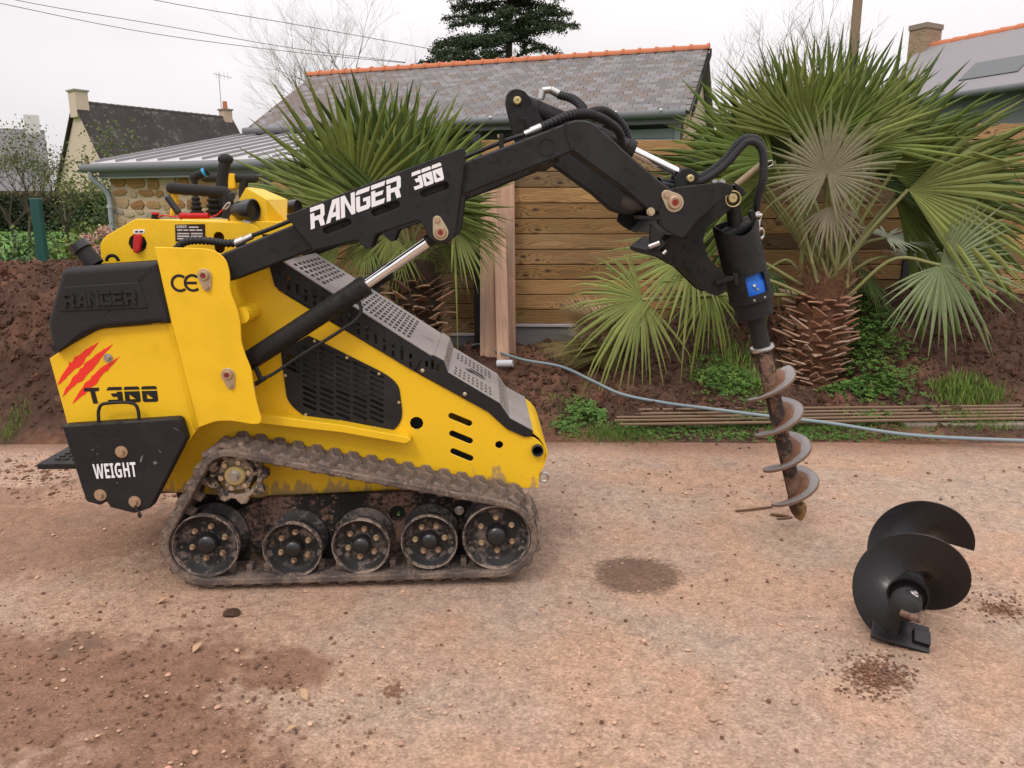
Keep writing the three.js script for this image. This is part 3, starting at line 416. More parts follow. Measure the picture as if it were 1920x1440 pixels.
// hexagon bolt with washer on a plane facing the viewer
const boltG = (c, r, washer = 1.5, h = 0.012) => { const l = []; if (washer) l.push(lathe([[0, 0], [r * washer, 0], [r * washer, 0.003], [0, 0.003]], c, Z, 20)); const hx = new THREE.CylinderGeometry(r * 0.92, r, h, 6).rotateX(Math.PI / 2).translate(c.x, c.y, c.z + h / 2 + 0.003); l.push(hx); return merge(l); };
const bolt = (px, py, z, rpx, m = mat.zinc, parent = loader, washer = 1.5) => lp('bolt', boltG(Q(px, py, z), rpx * mpp(z) / (washer || 1), washer), m, parent);

// ---- rubber track: belt round sprocket, rear and front idlers
const circ = (px, py, r) => { const q = Q(px, py, 0); return [q.x, q.y, r * mpp(0)]; };
function hullPath(circles, extra) {                       // convex loop round circles, as points with outward normals
  const pts = []; for (const [x, y, r] of circles) for (let i = 0; i < 120; i++) { const a = i / 120 * Math.PI * 2; pts.push([x + (r + extra) * Math.cos(a), y + (r + extra) * Math.sin(a)]); }
  pts.sort((a, b) => a[0] - b[0] || a[1] - b[1]);
  const cr = (o, a, b) => (a[0] - o[0]) * (b[1] - o[1]) - (a[1] - o[1]) * (b[0] - o[0]);
  const lo = [], up = []; for (const p of pts) { while (lo.length > 1 && cr(lo.at(-2), lo.at(-1), p) <= 0) lo.pop(); lo.push(p); }
  for (const p of pts.reverse()) { while (up.length > 1 && cr(up.at(-2), up.at(-1), p) <= 0) up.pop(); up.push(p); }
  lo.pop(); up.pop(); return lo.concat(up);
}
const resample = (pts, n) => { const c = pts.concat([pts[0]]), L = [0]; for (let i = 1; i < c.length; i++) L.push(L[i - 1] + Math.hypot(c[i][0] - c[i - 1][0], c[i][1] - c[i - 1][1])); const T = L.at(-1), out = []; let k = 0;
  for (let i = 0; i < n; i++) { const s = i / n * T; while (L[k + 1] < s) k++; const t = (s - L[k]) / (L[k + 1] - L[k] || 1); out.push([lerp(c[k][0], c[k + 1][0], t), lerp(c[k][1], c[k + 1][1], t)]); } return out; };
const wheels = { sprocket: circ(429, 901, 47), rear: circ(380.6, 1029, 66), front: circ(931.5, 1012, 68) };
const TW = 0.2; const sprC = circ(432, 900, 63);                                            // track width
function makeTrack(z0, far) {
  const inner = hullPath(Object.values(wheels), 0), N = 220, ip = resample(inner, N), th = 0.024;
  const s = outline(resample(hullPath(Object.values(wheels), th), 160)); s.holes.push(outline(resample(inner, 160), new THREE.Path()));
  const tr = lp('track', uvm(extrude(s, TW, 0.004).translate(0, 0, z0 - TW)), mat.rubber);
  // lugs on the outside: staggered chevron halves
  const op = resample(hullPath(Object.values(wheels), th), 46 * 8);
  const lug = (() => { const sh = outline([[-0.027, -0.005, 0.004], [-0.017, 0.0165, 0.005], [0.015, 0.0165, 0.005], [0.027, -0.005, 0.004]]); return uvm(extrude(sh, 0.1, 0.004, 2)); })();
  for (let k = 0; k < 46; k++) for (const half of [0, 1]) {
    const i = (k * 8 + half * 2) % op.length, a = op[(i + op.length - 2) % op.length], b = op[(i + 2) % op.length], ang = Math.atan2(b[1] - a[1], b[0] - a[0]);
    const m = part('lug', lug, mat.rubber, tr);
    m.position.set(op[i][0], op[i][1], half ? z0 - TW + 0.004 : z0 - 0.114); m.rotation.set(0, half ? 0.28 : -0.28, 0); m.rotation.order = 'ZYX'; m.rotation.z = ang + Math.PI;
    m.scale.set(1, 1, 0.98);
  }
  // guide lugs inside
  const gl = uvm(new RoundedBoxGeometry(0.024, 0.032, 0.016, 1, 0.004));
  const gi = resample(inner, 46);
  for (let k = 0; k < 46; k++) for (const dz of [0.008, 0.03]) { const a = gi[(k + 45) % 46], b = gi[(k + 1) % 46]; const ang = Math.atan2(b[1] - a[1], b[0] - a[0]); if (Math.sin(ang) > 0.9) continue;
    const m = part('guide_lug', gl, mat.rubber, tr); m.position.set(gi[k][0] - Math.sin(ang) * 0.012, gi[k][1] + Math.cos(ang) * 0.012, z0 - TW / 2 + dz); m.rotation.z = ang; }
  return tr;
}
makeTrack(0); makeTrack(mirrorZ(0) + TW);

// wheel: outer and inner rims on one drum, dished face, hub cap and six bolts
function makeWheel(px, py, rpx, zf, turn, sign) {
  const c = circ(px, py, rpx), R = c[2], o = V(c[0], c[1], zf);
  const dir = V(0, 0, sign);
  const prof = [[0, -0.135], [R * 0.93, -0.135], [R, -0.13], [R, -0.118], [R * 0.9, -0.112], [R * 0.72, -0.106], [R * 0.72, -0.05], [R * 0.93, -0.036], [R * 0.985, -0.024]];
  const w = lp('roller', uvm(lathe(prof, o, dir, 48)), mat.drum);
  part('rim', uvm(lathe([[R * 0.985, -0.024], [R, -0.016], [R, 0], [R * 0.975, 0.004], [R * 0.95, 0.002], [R * 0.935, -0.012]], o, dir, 48)), mat.wheelRim, w);
  part('disc', uvm(lathe([[R * 0.94, -0.014], [R * 0.86, -0.026], [R * 0.8, -0.036], [R * 0.72, -0.04], [0, -0.04]], o, dir, 48)), mat.wheel, w);
  const hr = 0.32 * R;
  part('hub_cap', uvm(lathe([[hr * 1.02, -0.041], [hr, -0.02], [hr * 0.94, -0.01], [hr * 0.8, -0.003], [hr * 0.5, 0.003], [0, 0.005]], o, dir, 32)), mat.blackGloss, w);
  for (let k = 0; k < 6; k++) { const a = turn + k * Math.PI / 3, q = V(o.x + Math.cos(a) * R * 0.52, o.y + Math.sin(a) * R * 0.52, zf - sign * 0.04); const g = boltG(q.clone().sub(q), 0.0085, 1.25, 0.011); if (sign < 0) g.rotateY(Math.PI); g.translate(q.x, q.y, q.z); part('bolt', g, k % 3 ? mat.rustyZinc : mat.zinc, w); }
  return w;
}
const wheelSpec = [[380.6, 1029, 65.5, 0.3], [545, 1037, 58, 0.42], [674.5, 1030, 57.5, 0.35], [804, 1022, 56.5, 0.05], [931.5, 1013, 68, 0.55]];
for (const [x, y, r, t] of wheelSpec) { makeWheel(x, y, r, -0.022, t, 1); makeWheel(x, y, r, mirrorZ(-0.022), t + 0.4, -1); }

// drive sprocket: toothed ring, spokes, hub and bolts
function makeSprocket(zf, sign) {
  const [x, y, R] = sprC, s = new THREE.Shape(), n = 9;
  for (let k = 0; k < n * 8; k++) { const a = k / (n * 8) * Math.PI * 2, q = k % 8, r = q === 0 || q === 1 || q === 7 ? R : q === 2 || q === 6 ? R * 0.92 : R * 0.82; const pt = [x + r * Math.cos(a), y + r * Math.sin(a)]; if (k) s.lineTo(...pt); else s.moveTo(...pt); }
  s.closePath();
  for (let k = 0; k < 6; k++) { const a0 = k / 6 * Math.PI * 2 + 0.12, a1 = (k + 1) / 6 * Math.PI * 2 - 0.12, h = new THREE.Path(); h.absarc(x, y, R * 0.66, a0, a1, false); h.absarc(x, y, R * 0.53, a1, a0, true); h.closePath(); s.holes.push(h); }
  const g = uvm(extrude(s, 0.03, 0.005)); const sp = lp('sprocket', g.translate(0, 0, zf - 0.015), mat.sprocket);
  const o = V(x, y, zf + sign * 0.012), d = V(0, 0, sign);
  part('drum', uvm(lathe([[R * 0.6, -0.1], [R * 0.6, -0.02], [0, -0.02]], o, d, 32)), mat.wheel, sp);
  part('hub', lathe([[0.039, 0], [0.039, 0.014], [0.034, 0.02], [0, 0.02]], o, d, 28), mat.brass, sp);
  const hx = boltG(V(0, 0, 0), 0.018, 1.25, 0.016); if (sign < 0) hx.rotateY(Math.PI); part('axle_nut', hx.translate(o.x, o.y, o.z + sign * 0.02), mat.steel, sp);
  for (let k = 0; k < 6; k++) { const a = k * Math.PI / 3 + 0.2, b = boltG(V(0, 0, 0), 0.0105, 1.3, 0.014); if (sign < 0) b.rotateY(Math.PI); part('bolt', b.translate(o.x + Math.cos(a) * R * 0.43, o.y + Math.sin(a) * R * 0.43, o.z), mat.zinc, sp); }
}
makeSprocket(-0.075, 1); makeSprocket(mirrorZ(-0.075), -1);

// track frame between the wheels
for (const side of [0, 1]) {
  const z = side ? mirrorZ(-0.155) + 0.03 : -0.155;
  const f = lp('track_frame', plate([[500, 934, 6], [900, 916, 10], [955, 960, 14], [960, 1030, 14], [880, 1062, 6], [350, 1076, 6], [345, 1000, 10], [430, 962, 8]], z, 0.03, side ? [] : [ring(746, 963, 18, z)]), mat.frameMud);
  if (!side) {
    part('adjuster_cup', uvm(lathe([[18 * mpp(z), 0], [17 * mpp(z), -0.03], [0, -0.034]], Q(746, 963, z - 0.001), Z, 24)), mat.wheel, f);
    part('grease_nipple', lathe([[0.007, -0.02], [0.007, -0.005], [0.004, 0.002], [0, 0.003]], Q(747, 965, z - 0.012), Z, 12), M(0.25, 0.4, 0.12, 0.4, 0.5), f);
    part('frame_bolt', boltG(Q(861, 957, z), 0.013, 1.4, 0.014), mat.steel, f);
  }
}
lp('belly', plate([[330, 925], [960, 905], [940, 1010, 20], [360, 1030, 20]], -0.21, 0.52), mat.frameMud);

// ---- hull
const ZH = -0.2, HT = 0.54;                                 // near side plate and overall width
const hullPts = [[300, 919], [352, 826], [372, 790], [400, 560], [430, 505], [500, 488], [522, 545], [781, 699], [916, 772], [951, 804], [985, 819, 6], [1000, 819, 4], [1013, 828, 8], [1025, 846, 8], [1018, 876, 6], [1009, 888, 6], [1008, 915.5], [960, 916], [700, 934], [540, 937], [300, 921]];
const hullHoles = z => [ring(781, 793.5, 14, z), ring(936, 834, 9, z), slotPts(863, 787, 48, 11.5, 24, z), slotPts(864.5, 820, 48, 11.5, 24, z), slotPts(866, 853, 47, 11.5, 24, z), ring(1007.5, 843, 11.6, z), ring(919, 809, 1.6, z), ring(700, 662, 1.6, z), ring(477, 559, 1.5, z), ring(481, 592, 1.5, z), ring(705, 831, 1.6, z), ring(705.5, 840, 1.2, z)];
const hullShape = shp(hullPts, ZH, [...hullHoles(ZH), [[528, 661], [578, 631.5], [725, 704], [747, 725], [753, 784], [737, 806], [712, 807], [564, 777], [540, 751]]]);
const hullDirt = tex(1024, 512, (i, j, u, v) => { const x = u * 2.4, y = v * 1.2, a = fbm(x * 7, y * 7, 4), b = fbm(x * 42, y * 30, 3), drip = fbm(x * 60, y * 5 + 3, 2), g = rnd(), lim = 0.335 + 0.09 * (a - 0.5) + 0.1 * (drip - 0.5), k = smooth(lim + 0.012, lim - 0.012, y + (b - 0.5) * 0.07), sp = (g > 0.985 && y < 0.55 + 0.2 * a ? 0.5 : 0), d = Math.min(1, k * 0.7 + sp); const q = 0.8 + 0.4 * b; return px3(lerp(0.81, 0.3 * q, d), lerp(0.495, 0.2 * q, d), lerp(0.012, 0.13 * q, d)); }, { wrap: THREE.ClampToEdgeWrapping }); hullDirt.repeat.set(1 / 2.4, 1 / 1.2); hullDirt.offset.set(0.5, 0);
const hullPaint = M(1, 1, 1, 0.7, 0, { map: hullDirt, roughnessMap: paintRough, clearcoat: 0.1, clearcoatRoughness: 0.3 });
lp('side_plate', plateOf(hullShape, ZH, 0.008), hullPaint);
lp('side_plate', plateOf(shp(hullPts, ZH), ZH - HT + 0.008, 0.008), mat.yellow);
// dark insides seen through holes
lp('engine', [uvm(rbox(0.78, 0.3, 0.4, 0.03, Q(640, 790, MID).x, Q(640, 760, MID).y, MID)), uvm(rbox(0.3, 0.18, 0.34, 0.03, Q(880, 830, MID).x, Q(880, 850, MID).y, MID))], mat.engine);
lp('dark_infill', plate([[528, 566], [542, 522], [800, 688], [790, 720], [770, 760], [560, 720]], ZH - 0.02, HT - 0.04), mat.engine);  // sloped dark block added under the hood so its slots look dark
lp('floor_plate', plate([[300, 915], [1000, 908], [1000, 915], [300, 925]], ZH - 0.009, HT - 0.026), mat.frameMud);
// rolled front panel
{
  const prof = [[995, 806], [1003, 811], [1012, 818], [1020, 828], [1026, 842], [1027, 852], [1020, 874], [1011, 888], [1009, 914]].map(p => Q2(p, ZH));
  const s = new THREE.Shape(); prof.forEach((p, i) => i ? s.lineTo(p[0], p[1]) : s.moveTo(p[0], p[1])); for (const p of [...prof].reverse()) s.lineTo(p[0] - 0.006, p[1] - 0.004); s.closePath();
  lp('front_panel', uvm(extrude(s, HT + 0.002, 0).translate(0, 0, ZH - HT - 0.001)), mat.yellow);
  const c = Q(1007.5, 843, ZH); lp('exhaust_pipe', [lathe([[0.0225, -0.12], [0.0225, 0.022], [0.0195, 0.022], [0.0195, -0.1], [0, -0.1]], c, Z, 24)], mat.engine);
  const e = Q(1019.7, 894.6, ZH - 0.02), t = new THREE.TorusGeometry(0.0175, 0.005, 10, 28); lp('towing_eye', [t.translate(e.x, e.y, e.z), bar(V(e.x - 0.016, e.y, e.z), V(e.x - 0.045, e.y + 0.002, e.z), 0.005)], mat.steel);
}
// sill ledge over the track
lp('sill', plate([[486, 777], [640, 797], [764, 820], [771, 826, 4], [760, 832, 3], [640, 811], [486, 794]], -0.135, 0.066), mat.yellow);
// side grille with slanted slots
{
  const z = ZH + 0.006, pts = [[526, 659, 3], [578, 629, 4], [725, 702, 20], [748, 722, 14], [756, 785, 22], [738, 809, 14], [712, 810, 12], [566, 779, 16], [538, 752, 14]];
  const inside = (x, y, m) => { const q = [[526, 659], [578, 629], [735, 705], [750, 728], [755, 785], [738, 809], [712, 809], [560, 777], [539, 752]]; let ok = true; for (let i = 0; i < q.length; i++) { const a = q[i], b = q[(i + 1) % q.length]; const d = ((b[0] - a[0]) * (y - a[1]) - (b[1] - a[1]) * (x - a[0])) / Math.hypot(b[0] - a[0], b[1] - a[1]); if (d < m) ok = false; } return ok; };
  const holes = []; for (let c = 0; c < 7; c++) for (let r = 0; r < 18; r++) { const x = 549 + c * 31.5, y = 640 + r * 10.6 + c * 3.4 + (c % 2) * 3; if (inside(x - 12, y - 6, 7) && inside(x + 12, y + 6, 7)) holes.push(slotPts(x, y, 28, 5.6, 26, z)); }
  const g = lp('side_grille', plateOf(shp(pts, z, holes), z, 0.004, 0.001), mat.black);
  for (const [x, y] of [[535, 704], [589.5, 639.5], [650.5, 670.5], [710.5, 701], [747.8, 754.7], [703.3, 802.2], [638.3, 790], [573.3, 777.5]]) part('screw', lathe([[0, 0.005], [0.004, 0.0045], [0.0062, 0.002], [0.0066, 0]], Q(x, y, z), Z, 14), mat.zinc, g);
}

// ---- hood: perforated grey top, black perforated cheeks
function strip(a, b, z0, z1, holes, name, m, th = 0.004, parent = loader) {     // sheet between profile points a and b across the width, with square holes [s, t, size] in metres
  const A = V(...Q2(a, ZH).slice(0, 2), 0), B = V(...Q2(b, ZH).slice(0, 2), 0), L = A.distanceTo(B), wd = z0 - z1, s = outline([[0, 0], [L, 0], [L, wd], [0, wd]]);
  for (const [u, v, w, h = w] of holes) s.holes.push(outline([[u - w / 2, v - h / 2], [u - w / 2, v + h / 2], [u + w / 2, v + h / 2], [u + w / 2, v - h / 2]], new THREE.Path()));
  const g = extrude(s, th, 0), d = B.clone().sub(A).normalize(), n = V(-d.y, d.x, 0);
  const mm = new THREE.Matrix4().makeBasis(d, V(0, 0, -1), n); g.applyMatrix4(mm); g.translate(A.x, A.y, z0); return lp(name, uvm(g), m, parent);
}
const hoodA = [530, 490], hoodB = [814, 669.5];
const Lh = V(...Q2(hoodA, ZH), 0).setZ(0).distanceTo(V(...Q2(hoodB, ZH), 0).setZ(0));
const grid = (u0, u1, v0, v1, du, dv, w, h, skip) => { const o = []; for (let u = u0; u <= u1 + 1e-6; u += du) for (let v = v0; v <= v1 + 1e-6; v += dv) if (!skip || !skip(u, v)) o.push([u, v, w, h]); return o; };
{
  const wd = HT, hs = [...grid(0.035, 0.16, 0.075, wd - 0.05, 0.024, 0.068, 0.0145, 0.045), ...grid(0.235, Lh - 0.11, 0.075, wd - 0.05, 0.0205, 0.068, 0.0125, 0.045)];
  const top = strip(hoodA, hoodB, ZH + 0.012, ZH - HT - 0.012, hs, 'hood_top', mat.greyTop);
  { const c = Q(801, 634, -0.38), d = V(...Q2(hoodB, ZH), 0).setZ(0).sub(V(...Q2(hoodA, ZH), 0).setZ(0)).normalize(); const g = merge([rbox(0.05, 0.006, 0.05, 0.003), rbox(0.026, 0.008, 0.026, 0.003, 0.002, 0.003, 0)]); g.rotateZ(Math.atan2(d.y, d.x)); const t = V(...Q2(hoodA, ZH), 0).setZ(0).addScaledVector(d, Lh - 0.05); part('latch', g.translate(t.x, t.y + 0.006, ZH - 0.25), mat.greyTop, top); }
  const cheek = [[505, 500], [515, 537], [776, 696], [789, 677], [808, 668], [530, 491]];
  const holes = z => { const o = []; const dx = 278 / 17; for (let k = 0; k < 15; k++) { const x = 541 + k * dx, y = 517 + k * dx * 0.634; if (k % 3 === 1) o.push(slotPts(x, y + 11, 26, 5, 90, z)); else { o.push(slotPts(x, y + 6, 10, 5, 90, z)); o.push(slotPts(x, y + 22, 11, 5, 90, z)); } } return o; };
  for (const z of [ZH + 0.011, ZH - HT - 0.007]) lp('hood_cheek', plateOf(shp(cheek, ZH + 0.011, holes(ZH + 0.011)), z, 0.004, 0.001), mat.black);
  strip([506, 500], [530, 490], ZH, ZH - HT, [], 'hood_rear_lip', mat.black);
}
{
  const P = [[815, 666], [831, 677], [839, 699], [936.5, 756.5], [955, 785], [998, 808]];
  const cov = lp('front_cover', plate([[780, 697], [792, 673, 4], [810, 665], [832, 676], [840, 698], [937, 756], [956, 784], [999, 807], [999, 816, 3], [985, 820, 4], [951, 805, 6], [916, 773, 4]], ZH + 0.012, 0.004, [slotPts(800, 683, 12, 4.5, 90, ZH + .012), slotPts(811, 684, 19, 4.5, 90, ZH + .012), slotPts(821, 690, 12, 4.5, 90, ZH + .012)]), mat.black);
  lp('front_cover', plateOf(shp([[780, 697], [792, 673], [810, 665], [832, 676], [840, 698], [937, 756], [956, 784], [999, 807], [999, 816], [985, 820], [951, 805], [916, 773]], ZH + 0.012), ZH - HT - 0.008, 0.004), mat.black);
  const wd = HT + 0.016, zz = ZH + 0.008;
  strip(P[0], P[1], zz, zz - wd, [], 'cover_top', mat.greyTop);
  strip(P[1], P[2], zz, zz - wd, grid(0.014, 0.045, 0.08, wd - 0.07, 0.017, 0.07, 0.011, 0.042), 'cover_top', mat.greyTop);
  const L3 = Math.hypot(P[3][0] - P[2][0], P[3][1] - P[2][1]) * mpp(ZH);
  const ct = strip(P[2], P[3], zz, zz - wd, grid(0.03, L3 - 0.03, 0.06, wd - 0.04, 0.0195, 0.052, 0.011, 0.034, (u, v) => v > 0.19 && v < wd - 0.2), 'cover_top', mat.greyTop);
  strip(P[3], P[4], zz, zz - wd, grid(0.016, 0.055, 0.08, wd - 0.07, 0.02, 0.07, 0.011, 0.04), 'cover_top', mat.greyTop);
  strip(P[4], P[5], zz, zz - wd, [], 'cover_top', mat.greyTop);
  // emblem on the cover: two swept strokes and a thin oval line
  { const A = V(...Q2(P[2], ZH), 0).setZ(0), B = V(...Q2(P[3], ZH), 0).setZ(0), d = B.clone().sub(A).normalize(), n = V(-d.y, d.x, 0);
    const sw = (pts) => { const s = new THREE.Shape(); s.moveTo(...pts[0]); s.quadraticCurveTo(...pts[1], ...pts[2]); s.lineTo(...pts[3]); s.quadraticCurveTo(...pts[4], ...pts[5]); s.closePath(); return extrude(s, 0.0012); };
    const shapes = [sw([[-.05, -.02], [-.01, .03], [.05, .012], [.035, .002], [0, .014], [-.03, -.024]]), sw([[-.045, -.045], [-.005, -.005], [.045, -.02], [.03, -.03], [0, -.02], [-.028, -.046]]), sw([[-.03, .03], [.0, .05], [.04, .034], [.03, .026], [0, .036], [-.02, .024]])];
    const el = new THREE.Shape(); el.absellipse(0, -0.004, 0.085, 0.062, 0, 6.2832); const eh = new THREE.Path(); eh.absellipse(0.003, -0.004, 0.082, 0.058, 0, 6.2832); el.holes.push(eh); shapes.push(extrude(el, 0.0012));
    const g = merge(shapes); g.applyMatrix4(new THREE.Matrix4().makeBasis(V(d.x, d.y, 0), V(0, 0, -1), n)); const c = A.clone().lerp(B, 0.52); part('emblem', g.translate(c.x + n.x * 0.0045, c.y + n.y * 0.0045, zz - wd / 2), mat.print, ct); }
  for (const [x, y] of [[792, 695], [871.5, 739]]) part('screw', lathe([[0, 0.006], [0.005, 0.005], [0.008, 0.002], [0.0085, 0]], Q(x, y, ZH + 0.012), Z, 14), mat.zinc, cov);
}

// ---- rear body, wing plates, tank, counterweight
const ZR = -0.045;
const rearPts = [[93, 672], [173, 620, 8], [193, 615.5, 8], [321, 605.5], [345, 690], [373, 802], [353, 828], [330, 860], [150, 880]];
const wingPts = [[289, 463, 3], [378, 465.5, 12], [402, 469, 14], [424, 486, 12], [431, 515, 10], [431, 545, 10], [446, 584, 10], [451, 610, 10], [452, 640, 8], [459, 664, 10], [471, 692, 10], [475, 722, 10], [481, 754, 8], [491, 788, 5], [486, 795.5, 5], [470, 795.5, 5], [434, 789, 12], [404, 790, 10], [372, 802, 2], [345, 700], [321, 606]];
for (const side of [0, 1]) {
  const zr = side ? mirrorZ(ZR) + 0.008 : ZR, zw = side ? mirrorZ(-0.022) + 0.008 : -0.022;
  const rb = lp('rear_side_plate', plateOf(shp(rearPts, ZR), zr, 0.008), mat.yellow);
  const wg = lp('wing_plate', plateOf(shp(wingPts, -0.022), zw, 0.008), mat.yellow);
  if (!side) {
    lp('wing_bend', (() => { const a = Q(321, 606, -0.022), b = Q(372, 802, -0.022), c = Q(321 - 9, 606, ZR), d = Q(372 - 9, 804, ZR); const g = new THREE.BufferGeometry(); g.setAttribute('position', new THREE.Float32BufferAttribute([...a.toArray(), ...c.toArray(), ...b.toArray(), ...b.toArray(), ...c.toArray(), ...d.toArray()], 3)); g.computeVertexNormals(); return uvm(g); })(), mat.yellow, wg);
    // pin retainers
    const flag = (big, small, z, R1, R2, parent) => { const a = Q(...big, z), b = Q(...small, z), k = mpp(z), s = new THREE.Shape(), d = Math.atan2(b.y - a.y, b.x - a.x), t = Math.acos((R1 - R2) * k / a.distanceTo(b)); s.absarc(a.x, a.y, R1 * k, d + t, d - t + Math.PI * 2, false); s.absarc(b.x, b.y, R2 * k, d - t, d + t, false); s.closePath();
      const f = lp('pin_retainer', extrude(s, 0.006, 0.001).translate(0, 0, z), mat.zinc, parent); 
      const p = lp('pivot_pin', lathe([[R1 * k * 0.72, 0], [R1 * k * 0.72, 0.008], [R1 * k * 0.6, 0.013], [R1 * k * 0.42, 0.013], [R1 * k * 0.4, 0.009], [0, 0.009]], V(a.x, a.y, z + 0.006), Z, 24), mat.rustyZinc, parent);
      lp('pin_mark', lathe([[R1 * k * 0.3, 0.009], [R1 * k * 0.3, 0.012], [0, 0.012]], V(a.x, a.y, z + 0.006), Z, 16), mat.pinRed, parent); lp('retainer_bolt', boltG(V(b.x, b.y, z + 0.006), R2 * k * 0.55, 1.3, 0.006), mat.rustyZinc, parent); return f; };
    globalThis.flagPin = flag;
    flag([384, 516.5], [388.5, 538], -0.022, 12.5, 7.5, wg); flag([428, 702], [433, 722], -0.022, 12.5, 7.5, wg);
    // CE mark
    const cm = (cx, cy, k, mid) => { const q = Q(cx, cy, -0.022), r = 16 * mpp(-0.022), s = new THREE.Shape(), w = r * 0.3; s.absarc(q.x, q.y, r, 0.85, Math.PI * 2 - 0.85, false); s.absarc(q.x, q.y, r - w, Math.PI * 2 - 0.85, 0.85, true); s.closePath(); const l = [extrude(s, 0.001, 0, 14)]; if (mid) l.push(extrude(outline([[q.x - r + w * 1.05, q.y - w / 2], [q.x + r * 0.45, q.y - w / 2], [q.x + r * 0.45, q.y + w / 2], [q.x - r + w * 1.05, q.y + w / 2]]), 0.001)); return merge(l).translate(0, 0, -0.0218); };
    lp('ce_letter', cm(337, 531, 1, false), mat.print, wg); lp('ce_letter', cm(361.5, 530.5, 1, true), mat.print, wg);
    bolt(203, 671, ZR, 8, mat.steel, rb, 1.5);
  }
}
lp('rear_panel', plate([[93, 674], [98, 672], [155, 880], [150, 882]], ZR - 0.008, mirrorZ(0) - mirrorZ(ZR) + 0.94 - 0.12), mat.yellow);
lp('cross_tube', bar(Q(452, 592, -0.05), Q(452, 592, -0.05).setZ(mirrorZ(-0.05)), 0.028, 0.028, 24), mat.yellow);
// claw marks and model number
{
  const claw = (x0, y0, x1, y1, w, sd) => { const a = Q(x0, y0, ZR), b = Q(x1, y1, ZR), d = V2(b.x - a.x, b.y - a.y), L = d.length(), n = V2(-d.y, d.x).divideScalar(L), k = mpp(ZR), up = [], dn = [], N = 22; for (let i = 0; i <= N; i++) { const t = i / N, e = w * k * Math.pow(Math.sin(Math.PI * Math.pow(t, 0.9)), 0.9); up.push([t, e * (0.55 + 0.75 * n2(i * 0.9 + sd, 3.3))]); dn.push([t, -e * (0.4 + 0.75 * n2(i * 0.8 + sd, 9.1))]); }
    const s = new THREE.Shape(); [...up, ...dn.reverse()].forEach(([t, e], i) => { const bend = Math.sin(t * Math.PI) * 3 * k, x = a.x + d.x * t + n.x * (e + bend), y = a.y + d.y * t + n.y * (e + bend); i ? s.lineTo(x, y) : s.moveTo(x, y); }); s.closePath(); return extrude(s, 0.001).translate(0, 0, ZR + 0.0002); };
  for (const [a, b, c, d, w, s] of [[108, 722, 186, 641, 8.5, 1], [117, 744, 212, 645, 9, 31], [136, 757, 225, 668, 7.5, 71]]) lp('claw_mark', claw(a, b, c, d, w, s), mat.claw);
}
// stencil-cut lettering
const GL = {
  R: [[[0, .8], [0, 1], [.88, 1], [1, .9], [1, .46], [.88, .38], [1, 0], [.7, 0], [.56, .34], [.28, .34], [.28, 0], [0, 0], [0, .72], [.28, .72], [.28, .54], [.72, .54], [.72, .8]]],
  A: [[[0, 0], [.5, 1], [1, 1], [1, 0], [.72, 0], [.72, .2], [.4, .2], [.3, 0], null, [.5, .4], [.72, .4], [.72, .82]]],
  N: [[[0, 0], [0, 1], [.3, 1], [.72, .35], [.72, 1], [1, 1], [1, 0], [.74, 0], [.28, .68], [.28, 0]]],
  G: [[[0, .8], [0, .9], [.12, 1], [1, 1], [.92, .8]], [[0, .72], [0, .1], [.12, 0], [.88, 0], [1, .1], [1, .56], [.5, .56], [.5, .4], [.72, .4], [.72, .22], [.28, .22], [.28, .72]]],
  E: [[[0, .8], [0, 1], [1, 1], [.92, .8]], [[0, .72], [.28, .72], [.28, .6], [.86, .6], [.78, .42], [.28, .42], [.28, .22], [.96, .22], [.86, 0], [0, 0]]],
  T: [[[0, .78], [.08, 1], [1, 1], [.94, .78], [.7, .78], [.7, 0], [.4, 0], [.4, .78]]],
  3: [[[0, .8], [.12, 1], [1, 1], [1, .8]], [[.24, .6], [.64, .6], [.64, .7], [1, .7], [1, .1], [.88, 0], [.06, 0], [0, .2], [.66, .2], [.66, .38], [.36, .38]]],
  0: [[[0, .8], [0, .92], [.1, 1], [.9, 1], [1, .92], [1, .8]], [[0, .7], [1, .7], [1, .08], [.9, 0], [.1, 0], [0, .08], null, [.3, .52], [.3, .2], [.7, .2]]],
};
// letters from a to b along their baseline (photo pixels on plane z), height h in pixels, slant and letter gap
function lettering(text, a, b, h, z, m, parent, { slant = 0.1, gap = 0.14, th = 0.0012, name = 'letter', up } = {}) {
  const A = Q(...a, z), B = Q(...b, z), ux = V2(B.x - A.x, B.y - A.y), L = ux.length(); ux.divideScalar(L);
  const uy = up ? V2(Q(a[0] + up[0], a[1] + up[1], z).x - A.x, Q(a[0] + up[0], a[1] + up[1], z).y - A.y).normalize() : V2(-ux.y, ux.x), hh = h * mpp(z), cw = L / (text.length + gap * (text.length - 1));
  [...text].forEach((ch, i) => {
    const x0 = i * cw * (1 + gap); if (!GL[ch]) return;
    const P = (p) => { const x = x0 + p[0] * cw + p[1] * slant * hh, y = p[1] * hh; return [A.x + ux.x * x + uy.x * y, A.y + ux.y * x + uy.y * y]; };
    const gs = GL[ch].map(poly => { const cut = poly.indexOf(null), out = cut < 0 ? poly : poly.slice(0, cut), s = outline(out.map(P)); if (cut >= 0) s.holes.push(outline(poly.slice(cut + 1).map(P), new THREE.Path())); return extrude(s, th).translate(0, 0, z); });
    lp(name, merge(gs), m, parent);
  });
}
lettering('T', [163, 757], [193, 756], 30, ZR + 0.0004, mat.print, loader, { slant: -0.1 });
lettering('300', [203, 755.5], [297, 753], 30, ZR + 0.0004, mat.print, loader, { slant: 0, gap: 0.14 });

